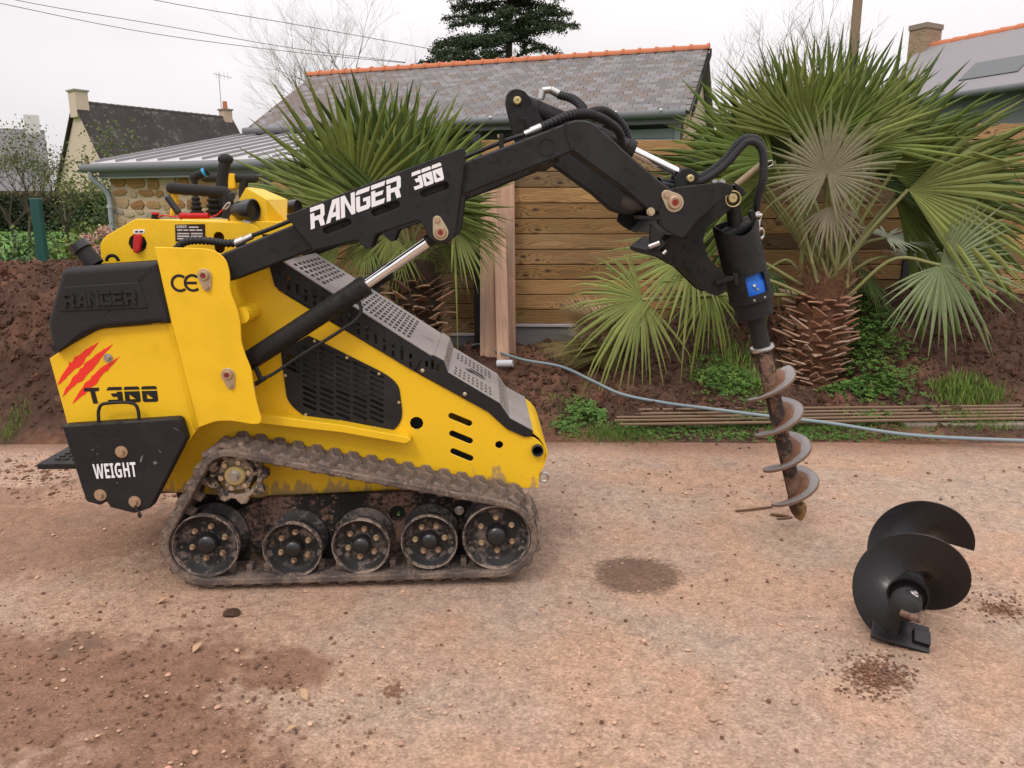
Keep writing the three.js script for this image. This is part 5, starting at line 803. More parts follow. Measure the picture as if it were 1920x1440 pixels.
// moves a finished thing's geometry to a base of its own
const rebase = (o, base) => o.traverse(m => { if (m.isMesh) m.geometry.translate(-base.x, -base.y, -base.z); });
{
  const A = Q(1376, 415, MID), T = Q(1500, 968, MID), d = T.clone().sub(A).normalize(), e1 = V(-d.y, d.x, 0).normalize(), e2 = Z.clone();
  const sAt = (px, py) => Q(px, py, MID).sub(A).dot(d), P = (s, r = 0, ph = 0) => A.clone().addScaledVector(d, s).addScaledVector(e1, r * Math.cos(ph)).addScaledVector(e2, r * Math.sin(ph));
  const base = P(sAt(1500, 975)), wpos = loader.localToWorld(base.clone());
  const au = thing('earth_auger', 'grey spiral earth auger hanging in a black drive housing from the boom end', 'auger', wpos, loader.rotation.y);
  const R = 0.086, s1 = sAt(1403, 556);
  const patch = (r, a0, a1, f0, f1, top = () => 0, th = 0.007) => { const N = 48, pos = [], idx = []; for (const q of [0, 1]) for (let i = 0; i <= N; i++) for (const e of [0, 1]) { const ph = lerp(f0, f1, i / N), p = P(e ? a1 : a0 + top(ph), r - q * th, ph); pos.push(p.x, p.y, p.z); } const o = (N + 1) * 2; for (let i = 0; i < N; i++) { const a = i * 2; idx.push(a, a + 1, a + 2, a + 1, a + 3, a + 2, o + a, o + a + 2, o + a + 1, o + a + 1, o + a + 2, o + a + 3, a, a + 2, o + a, a + 2, o + a + 2, o + a, a + 1, o + a + 1, a + 3, a + 3, o + a + 1, o + a + 3); } for (const a of [0, N * 2]) idx.push(a, o + a, a + 1, a + 1, o + a, o + a + 1); const g = new THREE.BufferGeometry(); g.setAttribute('position', new THREE.Float32BufferAttribute(pos, 3)); g.setIndex(idx); return uvm(toCreasedNormals(g, 0.5)); };
  const w0 = sAt(1400, 512), w1 = sAt(1408, 550), T2 = Math.PI * 2;
  const rim = ph => { const c = Math.sin(ph); return c > 0 ? 0.055 * Math.sin(ph) ** 2 - 0.0 : 0.0; };
  const hs = part('housing', merge([patch(R, 0, w0, 0, T2, rim), patch(R, w0, w1, 1.95, 0.95 + T2), patch(R, w1, s1, 0, T2)]), mat.black, au);
  part('window_frame', merge([patch(R + 0.002, w1 - 0.004, w1 + 0.006, 0.9, 2.0, () => 0, 0.004)]), mat.black, hs);
  part('collar', uvm(lathe([[0.0, s1 - 0.005], [R + 0.003, s1 - 0.005], [R + 0.003, s1 + 0.018], [R - 0.008, s1 + 0.022], [R - 0.012, s1 + 0.085], [0.04, s1 + 0.095]], A, d, 36)), mat.black, hs);
  part('motor', lathe([[0, w0 - 0.05], [R - 0.016, w0 - 0.05], [R - 0.016, w0 + 0.03], [R - 0.01, w0 + 0.04], [R - 0.01, w1], [0, w1]], A, d, 36), mat.blue, hs);
  part('motor_bolt', [bar(P(lerp(w0, w1, .55), R - 0.02, 1.6), P(lerp(w0, w1, .5), R - 0.002, 1.6), 0.0075, 0.0065, 6), bar(P(lerp(w0, w1, .72), R - 0.02, 1.45), P(lerp(w0, w1, .72), R - 0.006, 1.45), 0.005, 0.005, 8)], mat.steel, hs);
  for (let k = 0; k < 2; k++) part('window_bolt', lathe([[0.006, 0], [0.005, 0.004], [0, 0.005]], P(w1 + 0.014, R, 1.25 + k * 0.5), e1.clone().multiplyScalar(Math.cos(1.25 + k * .5)).add(e2.clone().multiplyScalar(Math.sin(1.25 + k * .5))), 10), mat.steel, hs);
  // cross tube and swivel in the open top
  part('cross_tube', uvm(bar(P(0.055, -R + 0.006, 0), P(0.022, R - 0.006, 0), 0.031, 0.031, 24)), mat.black, au);
  part('swivel', [bar(P(0.04, 0, 0), Q(1372, 372, MID), 0.029, 0.027, 20), bar(Q(1373, 371, MID - .09), Q(1373, 371, MID + .09), 0.026, 0.026, 20)].map(g => uvm(g)), mat.black, au);
  const pinC = Q(1373, 372, MID + 0.1); part('hanger_pin', lathe([[0.019, 0], [0.019, 0.006], [0.015, 0.012], [0.006, 0.012], [0.005, 0.008], [0, 0.008]], pinC, Z, 22), mat.brass, au);
  part('pin_ring', new THREE.TorusGeometry(0.029, 0.0025, 8, 30).translate(pinC.x, pinC.y - 0.002, pinC.z + 0.012), mat.brass, au);
  // hanger frame
  const hang = [[1272, 436], [1352, 350, 6], [1366, 348, 6], [1384, 362, 12], [1380, 384, 12], [1364, 398, 8], [1327, 424, 10], [1317, 451, 12], [1330, 486, 12], [1352, 507], [1365, 522, 4], [1362, 548, 8], [1343, 556, 6], [1328, 549, 4], [1286, 507], [1243, 483, 3], [1247, 450]];
  const hf = part('hanger_frame', plate(hang, MID + 0.1, 0.012), mat.black, au); part('frame_cheek', plateOf(shp(hang, MID + 0.1), MID - 0.088, 0.012), mat.black, hf);
  part('frame_web', [plate([[1276, 437], [1352, 353], [1358, 357], [1282, 440]], MID + 0.087, 0.174), plate([[1246, 482], [1286, 506], [1328, 547], [1330, 540], [1290, 500], [1250, 474]], MID + 0.087, 0.174)], mat.black, hf);
  part('frame_flange', plate([[1281, 441], [1350, 356], [1358, 356], [1288, 446]], MID + 0.115, 0.014), mat.black, hf);
  part('stop_tab', [plate([[1341, 527, 3], [1376, 517, 2], [1376, 525, 2], [1343, 535, 3]], MID + 0.125, 0.025), plate([[1374, 512], [1383, 513], [1386, 535], [1378, 534]], MID + 0.125, 0.03)], mat.black, hf);
  // locking handle with coil spring, wire loop
  const ha = Q(1381, 346, MID + 0.02), hb = Q(1427, 309, MID + 0.02), hd = hb.clone().sub(ha), coil = [], hu = V(-hd.y, hd.x, 0).normalize(); for (let i = 0; i <= 220; i++) { const t = i / 220, a = t * 22 * T2; coil.push(ha.clone().addScaledVector(hd, t).addScaledVector(hu, Math.cos(a) * 0.0105).add(V(0, 0, Math.sin(a) * 0.0105))); }
  const sp = part('spring', new THREE.TubeGeometry(new THREE.CatmullRomCurve3(coil), 360, 0.0026, 5), M(0.5, 0.4, 0.27, 0.45, 0.6), au); part('spring_rod', bar(ha, hb, 0.009, 0.009, 12), M(0.5, 0.4, 0.27, 0.5, 0.4), sp);
  part('wire_loop', tube([[1426, 311], [1440, 313], [1449, 307], [1447, 301], [1438, 303]].map(p => Q(p[0], p[1], MID + 0.02)), 0.002, 20, 5), mat.steel, sp);
  part('handle_bracket', plate([[1375, 347], [1383, 343], [1400, 362], [1392, 368]], MID + 0.03, 0.04), mat.black, au);
  // shackle
  const sk = (x, y, a) => xf(new THREE.TorusGeometry(0.013, 0.0042, 8, 18).scale(1, 1.45, 1), { r: new THREE.Euler(0, a, 0.1), p: Q(x, y, MID + 0.02) });
  part('shackle', [sk(1421, 408, 0.3), sk(1423, 424, 1.3), sk(1427, 438, 0.3), bar(Q(1416, 404, MID + .05), Q(1428, 404, MID + .05), 0.008, 0.008, 8)], mat.steel, au);
  part('shackle_lug', plate([[1406, 396, 4], [1414, 392, 6], [1420, 412, 4], [1418, 432, 3], [1410, 430]], MID + 0.03, 0.03), mat.black, au);
  // drive shaft, lock ring and auger
  const s2 = sAt(1426, 652), s3 = sAt(1432, 672), s4 = sAt(1484, 925);
  part('drive_shaft', uvm(lathe([[0.0, s1 + 0.08], [0.036, s1 + 0.08], [0.036, s2], [0, s2]], A, d, 28)), mat.black, au);
  part('lock_ring', lathe([[0.03, s2 - 0.008], [0.048, s2 - 0.006], [0.05, s2 + 0.004], [0.044, s2 + 0.012], [0.03, s2 + 0.014]], A, d, 28), mat.steel, au);
  part('auger_shaft', uvm(lathe([[0.0, s2 + 0.01], [0.034, s2 + 0.01], [0.034, s3 + 0.06], [0.032, s3 + 0.12], [0.031, s4], [0.03, s4 + 0.01], [0.034, s4 + 0.03], [0.022, s4 + 0.045], [0.022, s4 + 0.06], [0, s4 + 0.06]], A, d, 28)), shaftMud, au);
  part('auger_flight', flight(A, d, e1, e2, 0.026, 0.108, sAt(1482, 690) - 0.006, (sAt(1522, 878) - sAt(1482, 678)) / 3, -0.3, 3.56, 0.01), rustSteel, au);
  const sT = sAt(1500, 977); part('pilot_tip', uvm(lathe([[0.0, s4 + 0.055], [0.03, s4 + 0.055], [0.037, s4 + 0.065], [0.032, s4 + 0.09], [0.02, sT - 0.02], [0.008, sT - 0.004], [0, sT]], A, d, 20)), tipMat, au);
  // supply hoses of the drive, from the boom
  const hz = MID + 0.06; const hosePts = (o) => [[1238, 346 - o, -.3], [1275, 350 - o, -.42], [1312, 341 - o, hz], [1345, 322 - o, hz], [1370, 299 - o, hz], [1386, 280 - o * 1.2, hz], [1402, 266 - o, hz], [1418 + o, 268 - o, hz], [1429 + o, 284, hz], [1431 + o, 312, hz], [1430 + o, 335, hz], [1422 + o, 362, hz - .03], [1418 + o * .6, 398, hz - .08]].map(p => Q(...p));
  for (const [o, k] of [[0, 0], [8, 1]]) { const pts = hosePts(o); if (k) pts.forEach(p => p.z -= 0.035); const h = part('supply_hose', tube(pts, 0.0125, 90, 10), mat.hose, au); const c = new THREE.CatmullRomCurve3(pts, false, 'centripetal'), n = 70, rings = []; for (let i = 0; i < n; i++) { const t = 0.2 + i / n * 0.78, p = c.getPointAt(t), tg = c.getTangentAt(t); rings.push(lathe([[0.0128, -0.005], [0.0146, -0.003], [0.0146, 0.003], [0.0128, 0.005]], p, tg, 9)); } part('guard', rings, mat.hose, h); }
  rebase(au, base);
}
// ---- the second, larger auger lying on the ground
{
  const Fp = gh(1702, 1118, 0.165), Rp = gh(1732, 1000, 0.176), d = Fp.clone().sub(Rp).normalize(), e2 = V(0, 1, 0).addScaledVector(d, -d.y).normalize(), e1 = e2.clone().cross(d).normalize();
  const base = gh(1712, 1130, 0), L = Fp.distanceTo(Rp), au = thing('loose_auger', 'large black spiral auger bit lying on the bare ground', 'auger', base);
  const P = (s, r = 0, ph = 0) => Rp.clone().addScaledVector(d, s).addScaledVector(e1, r * Math.cos(ph)).addScaledVector(e2, r * Math.sin(ph)), U = ph => e1.clone().multiplyScalar(Math.cos(ph)).addScaledVector(e2, Math.sin(ph));
  const blackSatin = M(0.012, 0.011, 0.012, 0.42, 0, { roughnessMap: paintRough });
  part('flight', flight(Rp, d, e1, e2, 0.028, 0.168, 0.02, 0.325, -0.12, 1.75, 0.008), blackSatin, au);
  part('shaft', uvm(lathe([[0, -0.02], [0.03, -0.02], [0.03, L - 0.1], [0.042, L - 0.1], [0.042, L - 0.02], [0, L - 0.02]], Rp, d, 28)), mat.black, au);
  part('collar', lathe([[0.04, L - 0.03], [0.06, L - 0.028], [0.062, L], [0.056, L], [0.05, L - 0.015], [0, L - 0.02]], Rp, d, 32), blackSatin, au);
  const hub = part('hub', uvm(lathe([[0, L - 0.02], [0.03, L - 0.02], [0.032, L + 0.02], [0.044, L + 0.03], [0.047, L + 0.07], [0.04, L + 0.095], [0.02, L + 0.11], [0, L + 0.112]], Rp, d, 24)), mat.plastic, au);
  part('hub_bolt', lathe([[0.014, -0.004], [0.014, 0.002], [0.008, 0.004], [0.007, 0.009], [0, 0.01]], P(L + 0.055, 0.044, 1.1), U(1.1), 12), mat.steel, hub); part('bolt_ring', lathe([[0.024, -0.01], [0.024, 0.003], [0.018, 0.004], [0.017, -0.008]], P(L + 0.055, 0.042, 1.1), U(1.1), 18), mat.black, hub);
  const plateBlade = (r0, r1, s0, ph, w, tilt) => { const g = rbox(r1 - r0, 0.014, w, 0.003, (r0 + r1) / 2, 0, 0); const ux = U(ph), uz = d.clone().applyAxisAngle(ux, tilt), uy = uz.clone().cross(ux); g.applyMatrix4(new THREE.Matrix4().makeBasis(ux, uy, uz)); const o = P(s0); return g.translate(o.x, o.y, o.z); };
  { const a = gh(1634, 1168, 0.05), b = gh(1742, 1200, 0.024), ux = b.clone().sub(a), Lb = ux.length(); ux.normalize(); const uz = V(0, 0.5, -1).addScaledVector(ux, -ux.dot(V(0, 0.5, -1))).normalize(), g = rbox(Lb, 0.014, 0.1, 0.003).applyMatrix4(new THREE.Matrix4().makeBasis(ux, uz.clone().cross(ux), uz)), c = a.clone().lerp(b, 0.5).addScaledVector(uz, -0.005); part('cutting_blade', g.translate(c.x, c.y, c.z), blackSatin, au); const e = rbox(0.05, 0.012, 0.05, 0.003).applyMatrix4(new THREE.Matrix4().makeBasis(ux, uz.clone().cross(ux), uz)), q = c.clone().addScaledVector(ux, 0.06).add(V(0, 0.01, 0.008)); part('blade_tooth', e.translate(q.x, q.y, q.z), blackSatin, au); }
  part('pilot_point', [plateBlade(-0.01, 0.05, L + 0.1, -0.2, 0.05, 0.2)], shaftMud, au);
  rebase(au, base);
}
console.log('augers ready');
// ================================================================ lawn, hedge, wire fence beyond the bed
{ const g = new THREE.PlaneGeometry(70, 44, 60, 40).rotateX(-Math.PI / 2).translate(-24, 0, -31), p = g.attributes.position; for (let i = 0; i < p.count; i++) { const z = p.getZ(i); p.setY(i, -0.04 + 0.9 * smooth(-9, -27, z) + (fbm(p.getX(i) * 0.6, z * 0.6, 2) - 0.5) * 0.05); } g.computeVertexNormals(); structure('lawn', g, M(1, 1, 1, 1, 0, { map: tex(256, 256, (i, j, u, v) => { const k = 0.6 + 0.8 * tn(u, v, 12, 4); return px3(0.1 * k, 0.2 * k, 0.045 * k); }, { repeat: [20, 20] }) })); }
const lawnY = z => -0.04 + 0.9 * smooth(-9, -27, z);
// leaf clusters: many small bent faces as one geometry
function leafGeo(n, fn, size, mtx) { const pos = [], uv = []; for (let i = 0; i < n; i++) { const o = fn(i); if (!o) continue; const s = size * rr(0.6, 1.3), a = V(rr(-1, 1), rr(-1, 1), rr(-1, 1)).normalize(), b = V(rr(-1, 1), rr(-1, 1), rr(-1, 1)).cross(a).normalize(), t = o.clone().addScaledVector(a, s), m1 = o.clone().addScaledVector(a, s * 0.45).addScaledVector(b, s * 0.3), m2 = o.clone().addScaledVector(a, s * 0.45).addScaledVector(b, -s * 0.3); pos.push(...o.toArray(), ...m1.toArray(), ...t.toArray(), ...o.toArray(), ...t.toArray(), ...m2.toArray()); for (let k = 0; k < 6; k++) uv.push(0, 0); } const g = new THREE.BufferGeometry(); g.setAttribute('position', new THREE.Float32BufferAttribute(pos, 3)); g.setAttribute('uv', new THREE.Float32BufferAttribute(uv, 2)); g.computeVertexNormals(); return g; }
const leafM = (r, g, b) => M(r, g, b, 0.75, 0, { transmission: 0.2 });
{
  const h = thing('clipped_hedge', 'long clipped dark green hedge with browned top behind the lawn', 'hedge', V(-18, lawnY(-25.5), -25.5));
  part('hedge_core', uvm(rbox(30, 1.05, 1.0, 0.2, 0, 0.5, 0)), M(0.012, 0.016, 0.008, 1), h);
  part('foliage', leafGeo(42000, () => { const f = rnd(); return f < 0.62 ? V(rr(-15, 15), rr(0, 1.12), 0.5 + rr(0, 0.14) + 0.06 * n2(rr(0, 99), 1)) : V(rr(-15, 15), 1.03 + rr(0, 0.14), rr(-0.55, 0.6)); }, 0.1), leafM(0.035, 0.05, 0.018), h);
  part('brown_top', leafGeo(11000, () => V(rr(-15, 15), 1.06 + rr(0, 0.14), rr(-0.5, 0.62)), 0.1), leafM(0.14, 0.1, 0.035), h);
}
// branching tree without leaves
function bareTree(name, label, base, height, spread, lev, m, group, budM, opts = {}) {
  const t = thing(name, label, 'tree', base, 0, group), trunk = [], twigs = [], tips = [];
  const grow = (p, d, L, r, k) => { const q = p.clone().addScaledVector(d, L * 0.5).add(V(rr(-1, 1), rr(-.3, .6), rr(-1, 1)).multiplyScalar(L * 0.07)), e = q.clone().addScaledVector(d, L * 0.5).add(V(rr(-1, 1), rr(-.2, .8), rr(-1, 1)).multiplyScalar(L * 0.09)); const rE = r * 0.66; (k >= lev - 1 ? trunk : twigs).push(bar(p, q, r, (r + rE) / 2, k > 2 ? 6 : 4, true), bar(q, e, (r + rE) / 2, rE, k > 2 ? 6 : 4, true)); if (k <= 0) { tips.push(e); return; } const n = k > lev - 1 ? opts.first ?? 4 : rnd() < 0.55 ? 3 : 2; for (let i = 0; i < n; i++) { const nd = d.clone().multiplyScalar(opts.up ?? 0.9).add(V(rr(-1, 1) * spread, rr(-0.25, 0.6), rr(-1, 1) * spread)).normalize(); grow(i % 2 ? e : q.clone().lerp(e, rr(0.3, 1)), nd, L * rr(0.62, 0.86), rE * rr(0.7, 0.95), k - 1); } };
  grow(V(0, 0, 0), V(rr(-.05, .05), 1, 0).normalize(), height * 0.3, opts.r ?? height * 0.022, lev);
  part('trunk', merge(trunk), m, t); part('branches', merge(twigs), m, t); if (budM) { const l = []; part('leaves', leafGeo(tips.length * (opts.buds ?? 5), i => tips[i % tips.length].clone().add(V(rr(-1, 1), rr(-1, 1), rr(-1, 1)).multiplyScalar(opts.budR ?? 0.15)), opts.budS ?? 0.07), budM, t); } return t;
}
const barkG = M(0.13, 0.115, 0.105, 1), barkB = M(0.09, 0.07, 0.055, 1);
const on = (px, D, y) => { const p = at(px, 400, D); p.y = y; return p; };
bareTree('bare_tree', 'leafless grey tree with fine twigs rising behind the slate roof', on(705, 30, 0.5), 7.2, 0.66, 9, barkG, null, null, { r: 0.1 });
bareTree('bare_tree', 'smaller leafless tree behind the slate roof beside the conifer', on(765, 36, 0.5), 8.2, 0.7, 6, barkG, null, null, { r: 0.1 });
bareTree('bare_tree', 'tangled leafless tree beyond the gable end of the slate house', on(1425, 24, 0.3), 6.3, 0.72, 7, barkB, null, null, { r: 0.08, first: 5 });
bareTree('bare_tree', 'thin leafless tree behind the fence beside the wooden pole', on(1530, 21, 0.3), 6.2, 0.62, 6, barkB, null, null, { r: 0.07 });
for (const [px, D, h, l] of [[20, 19.5, 2.6, 'budding shrubby tree at the far end of the hedge by the grey roofed house'], [52, 18.5, 2.6, 'budding shrubby tree just behind the green fence post']]) bareTree('budding_tree', l, on(px, D, 0.5), h, 0.85, 6, barkB, 'budding trees before the hedge', leafM(0.13, 0.15, 0.06), { r: 0.04, buds: 2, budR: 0.2, first: 5 });
bareTree('budding_tree', 'small budding fruit tree standing on the lawn by the downpipe', on(127, 16.5, 0.4), 2.1, 0.8, 5, barkB, 'budding trees before the hedge', leafM(0.13, 0.15, 0.03), { r: 0.045, buds: 4, budR: 0.14, budS: 0.055 });
{ // shrubs behind the soil heap and by the houses
  const shrub = (name, label, px, D, y, rx, ry, n, size, col, group) => { const o = thing(name, label, 'shrub', on(px, D, y), 0, group), q = () => { let v; do v = V(rr(-1, 1), rr(0, 1), rr(-1, 1)); while (v.length() > 1 || v.length() < 0.35 * rnd()); return v; }; const stems = []; for (let k = 0; k < 9; k++) stems.push(bar(V(rr(-.1, .1), 0, rr(-.1, .1)), V(rr(-.7, .7) * rx, rr(0.4, 0.9) * ry, rr(-.6, .6) * rx), 0.012, 0.004, 5)); part('stems', stems, barkB, o); const cl = []; for (let k = 0; k < 26; k++) cl.push(q()); part('foliage', leafGeo(n, i => { const c = cl[i % 26], v = c.clone().add(V(rr(-1, 1), rr(-1, 1), rr(-1, 1)).multiplyScalar(0.3)); return V(v.x * rx, Math.max(0.02, v.y * ry), v.z * rx); }, size), leafM(...col), o); return o; };
  shrub('leafy_shrub', 'bright green leafy shrub right behind the green fence post', 50, 8.6, 0.1, 0.55, 1.0, 2600, 0.07, [0.07, 0.13, 0.025], 'shrubs behind the soil heap');
  shrub('leafy_shrub', 'yellow green leafy shrub between the fence post and the tank filler', 115, 8.9, 0.1, 0.75, 0.95, 3200, 0.07, [0.14, 0.17, 0.03], 'shrubs behind the soil heap');
  shrub('leafy_shrub', 'yellow green shrub mixed with old flower heads behind the console', 178, 9.2, 0.1, 0.6, 0.95, 2400, 0.07, [0.13, 0.16, 0.03], 'shrubs behind the soil heap');
  shrub('leafy_shrub', 'pale green straggly shrub at the outer end of the wire fence', -5, 8.2, 0.1, 0.5, 0.9, 1500, 0.07, [0.11, 0.13, 0.04], 'shrubs behind the soil heap');
  shrub('garden_shrub', 'dark green shrub growing against the annex roof edge', 190, 20, 0.5, 1.2, 1.9, 2600, 0.1, [0.05, 0.085, 0.02]); shrub('garden_shrub', 'light green shrub showing above the annex roof before the dark roof', 235, 24, 0.6, 1.3, 3.15, 2600, 0.1, [0.1, 0.14, 0.03]);
  for (const [px, py, l] of [[196, 436, 'faded pink flower head touching the console corner'], [165, 452, 'faded pink flower head above the tank filler'], [178, 472, 'pale flower head between filler neck and console']]) { const c = at(px, py, 8.3), o = thing('flower_head', l, 'flower', c, 0, 'faded flower heads'); part('petals', leafGeo(260, () => V(rr(-1, 1), rr(-1, 1), rr(-1, 1)).normalize().multiplyScalar(rr(0.03, 0.085)), 0.03), M(0.5, 0.3, 0.24, 0.8), o); part('stalk', bar(V(0, 0, 0), V(rr(-.1, .1), -0.9, rr(-.1, .1)), 0.006, 0.007, 5), barkB, o); }
  // green post and wire panel
  const p0 = at(62, 372, 7.2); const po = solo('fence_post', uvm(rbox(0.085, p0.y + 0.2, 0.06, 0.008, 0, (p0.y - 0.2) / 2, 0)), M(0.012, 0.07, 0.055, 0.45), 'dark green metal fence post standing behind the soil heap', 'post'); po.position.set(at(75, 440, 7.2).x, 0, -7.2);
  const wx = po.position.x - 0.045, wp = thing('wire_panel', 'green welded wire fence panel fixed to the green post', 'wire fence', V(wx, 0, -7.2)), gm = M(0.02, 0.06, 0.045, 0.5);
  for (let k = 0; k < 26; k++) part('wire', bar(V(-0.02 - k * 0.055, 0.2, 0), V(-0.02 - k * 0.055, 1.08, 0), 0.0028, 0.0028, 5), gm, wp); for (const y of [0.5, 0.72, 0.95, 1.12, 1.16]) part('wire', bar(V(0, y, 0.004), V(-1.45, y, 0.004), 0.0028, 0.0028, 5), gm, wp);
}
// conifer
{
  const t = thing('cedar_tree', 'tall dark green conifer with layered drooping branches behind the slate roof', 'tree', on(952, 34, 0.5)); part('trunk', uvm(bar(V(0, 0, 0), V(0.1, 13, 0), 0.28, 0.05, 10)), barkB, t);
  const boughs = [], needles = [];
  for (let k = 0; k < 190; k++) { const f = Math.pow(rnd(), 0.85), y = 3.4 + 9.0 * f, a = rr(0, 6.283), R = (4.9 * Math.pow(1 - f, 0.72) + 0.3) * rr(0.65, 1.12), p0 = V(0.1 * f, y, 0), d = V(Math.cos(a), rr(0.1, 0.42), Math.sin(a)), pts = [0, 0.35, 0.7, 1].map(s => p0.clone().addScaledVector(d, R * s).add(V(0, -0.3 * R * s * s + 0.04 * R * s, 0))); boughs.push(new THREE.TubeGeometry(new THREE.CatmullRomCurve3(pts), 6, 0.03, 4)); const c = new THREE.CatmullRomCurve3(pts), side = V(-d.z, 0, d.x).normalize(), nt = Math.round(R * 11); for (let i = 0; i < nt; i++) { const s = 0.18 + 0.82 * i / nt, q = c.getPoint(Math.min(1, s)), wd = R * 0.16 * (1.08 - s) + 0.1; for (const sg of [1, -1]) { const e = q.clone().addScaledVector(side, sg * wd * rr(0.5, 1.1)).addScaledVector(d, wd * 0.5).add(V(0, rr(-0.3, 0.06), 0)); for (let j = 0; j < 4; j++) { const b = q.clone().lerp(e, (j + rr(0, 1)) / 4); needles.push(b); } } } }
  part('boughs', merge(boughs), barkB, t); part('needles', leafGeo(needles.length * 3, i => needles[i % needles.length].clone().add(V(rr(-.09, .09), rr(-.06, .06), rr(-.09, .09))), 0.1), M(0.05, 0.068, 0.036, 0.85), t);
}
// pole and cables
{
  const pb = V(at(1604, 40, 22).x, 0, -22), po = thing('utility_pole', 'brown wooden utility pole rising behind the right palm', 'pole', pb); part('shaft', uvm(bar(V(0, 0, 0), V(0.02, 9.5, 0), 0.15, 0.11, 14)), M(0.25, 0.18, 0.12, 0.9), po); part('insulator_bracket', uvm(box(0.5, 0.05, 0.06, 0, 7.15, 0)), M(0.2, 0.18, 0.17, 0.7), po);
  const cab = (pts, l) => solo('power_cable', tube(pts.map(p => at(...p)), 0.011, 60, 5), M(0.09, 0.085, 0.085, 0.8), l, 'cable');
  cab([[-300, -62, 26], [0, 6, 28], [270, 60, 30], [545, 97, 32], [760, 118, 34]], 'lowest overhead cable crossing the sky above the dark roofed house'); cab([[-260, -68, 26], [30, 0, 28], [300, 47, 30], [560, 92, 32], [760, 117, 34]], 'middle overhead cable running just above the lowest one'); cab([[20, -62, 26], [290, 0, 28], [560, 47, 30], [815, 93, 32], [900, 108, 34]], 'highest overhead cable passing over the leafless tree towards the conifer');
}
console.log('far plants ready');
// ================================================================ palms
const bladeTone = tex(64, 128, (i, j, u, v) => { const t = 0.45 + 0.85 * n2(j * 7.3, 2.2), e = smooth(0.72, 1, u) * n2(j * 3.1, 8), f = 0.88 + 0.24 * n2(i * 0.6, j * 1.7); return px3(Math.min(1, (t + e * 0.5) * f * 0.8), Math.min(1, (t + e * 0.25) * f * 0.8), Math.min(1, (t + e * 0.1) * f * 0.8)); }, { wrap: THREE.RepeatWrapping });
const greens = [[0.115, 0.165, 0.03], [0.165, 0.215, 0.045], [0.066, 0.106, 0.021], [0.215, 0.25, 0.066]].map(c => M(...c, 0.55, 0, { map: bladeTone, specularIntensity: 0.35 })), paleGreen = M(0.22, 0.28, 0.125, 0.5, 0, { map: bladeTone }), dusty = M(0.24, 0.21, 0.14, 0.7, 0), petM = M(0.21, 0.21, 0.08, 0.6), strawM = M(0.42, 0.31, 0.18, 0.8, 0, { transmission: 0.2 });
// fan leaf: blades from hub h, leading direction a, face normal n
function fan(h, a, n, R, count, span, droop, fold = 0.5) {
  a = a.clone().normalize(); n = n.clone().addScaledVector(a, -n.dot(a)).normalize(); const b = a.clone().cross(n), pos = [], D = span / count;
  for (let i = 0; i < count; i++) {
    const ph = -span / 2 + (i + 0.5) * D + rr(-0.2, 0.2) * D, d = a.clone().multiplyScalar(Math.cos(ph)).addScaledVector(b, Math.sin(ph)), sd = a.clone().multiplyScalar(-Math.sin(ph)).addScaledVector(b, Math.cos(ph));
    const L = R * (0.78 + 0.22 * Math.cos(ph * 0.8)) * rr(0.8, 1.06), wm = 0.5 * Math.min(0.9, 2 * Math.tan(D / 2)) * L * 0.46, out = [], st = [0, 0.22, 0.46, 0.75, 1], wd = [0.002, 0.52, 1, 0.56, 0.0];
    const cup = 0.16 * Math.pow(Math.abs(ph) / (span / 2), 2), bend = rr(0.4, 1.6) * (rnd() < 0.1 ? 5 : 1), tw = rr(-0.35, 0.35);
    for (let k = 0; k < 5; k++) { const s = st[k], c = h.clone().addScaledVector(d, L * s).addScaledVector(n, L * (0.1 * s * (1 - s)) + L * cup * s).add(V(0, -droop * bend * L * s * s * s, 0)), w = Math.max(wm * wd[k], 0.0006), fo = n.clone().multiplyScalar(-w * fold); const s2 = sd.clone().addScaledVector(n, tw * s); out.push([c.clone().addScaledVector(s2, -w).add(fo), c, c.clone().addScaledVector(s2, w).add(fo)]); }
    for (let k = 0; k < 4; k++) for (const q of [0, 1]) { const A = out[k][q], B = out[k][q + 1], C = out[k + 1][q], E = out[k + 1][q + 1]; pos.push(...A.toArray(), ...B.toArray(), ...E.toArray(), ...A.toArray(), ...E.toArray(), ...C.toArray()); }
  }
  const g = new THREE.BufferGeometry(); g.setAttribute('position', new THREE.Float32BufferAttribute(pos, 3)); g.computeVertexNormals(); const uv = new Float32Array(pos.length / 3 * 2); for (let i = 0; i < uv.length / 2; i++) { uv[i * 2] = Math.hypot(pos[i * 3] - h.x, pos[i * 3 + 1] - h.y, pos[i * 3 + 2] - h.z) / R; uv[i * 2 + 1] = ((i / 48) | 0) * 0.137 % 1; } g.setAttribute('uv', new THREE.BufferAttribute(uv, 2)); return g;
}
const twoTone = M(1, 1, 1, 0.6, 0, { map: tex(128, 64, (i, j, u, v) => { const k = smooth(0.34, 0.72, u + (n2(j * 0.9, 3) - 0.5) * 0.35 + (n2(i * 0.4, j * 0.7) - .5) * .15), q = 0.85 + 0.3 * n2(i * 0.5, j); return px3(lerp(0.18, 0.11, k) * q, lerp(0.17, 0.14, k) * q, lerp(0.1, 0.035, k) * q); }, { wrap: THREE.ClampToEdgeWrapping }) });
function frond(palm, from, hub, lead, normal, R, m, { count = 44, span = 4.6, droop = 0.12, fold = 0.5, sag = 0.1, pet = petM } = {}) {
  const f = part('frond', fan(hub, lead, normal, R, count, span, droop, fold), m, palm), mid = from.clone().lerp(hub, 0.5).add(V(0, sag, 0)); part('petiole', new THREE.TubeGeometry(new THREE.CatmullRomCurve3([from, mid, hub]), 12, 0.0135, 6), pet, f); return f;
}
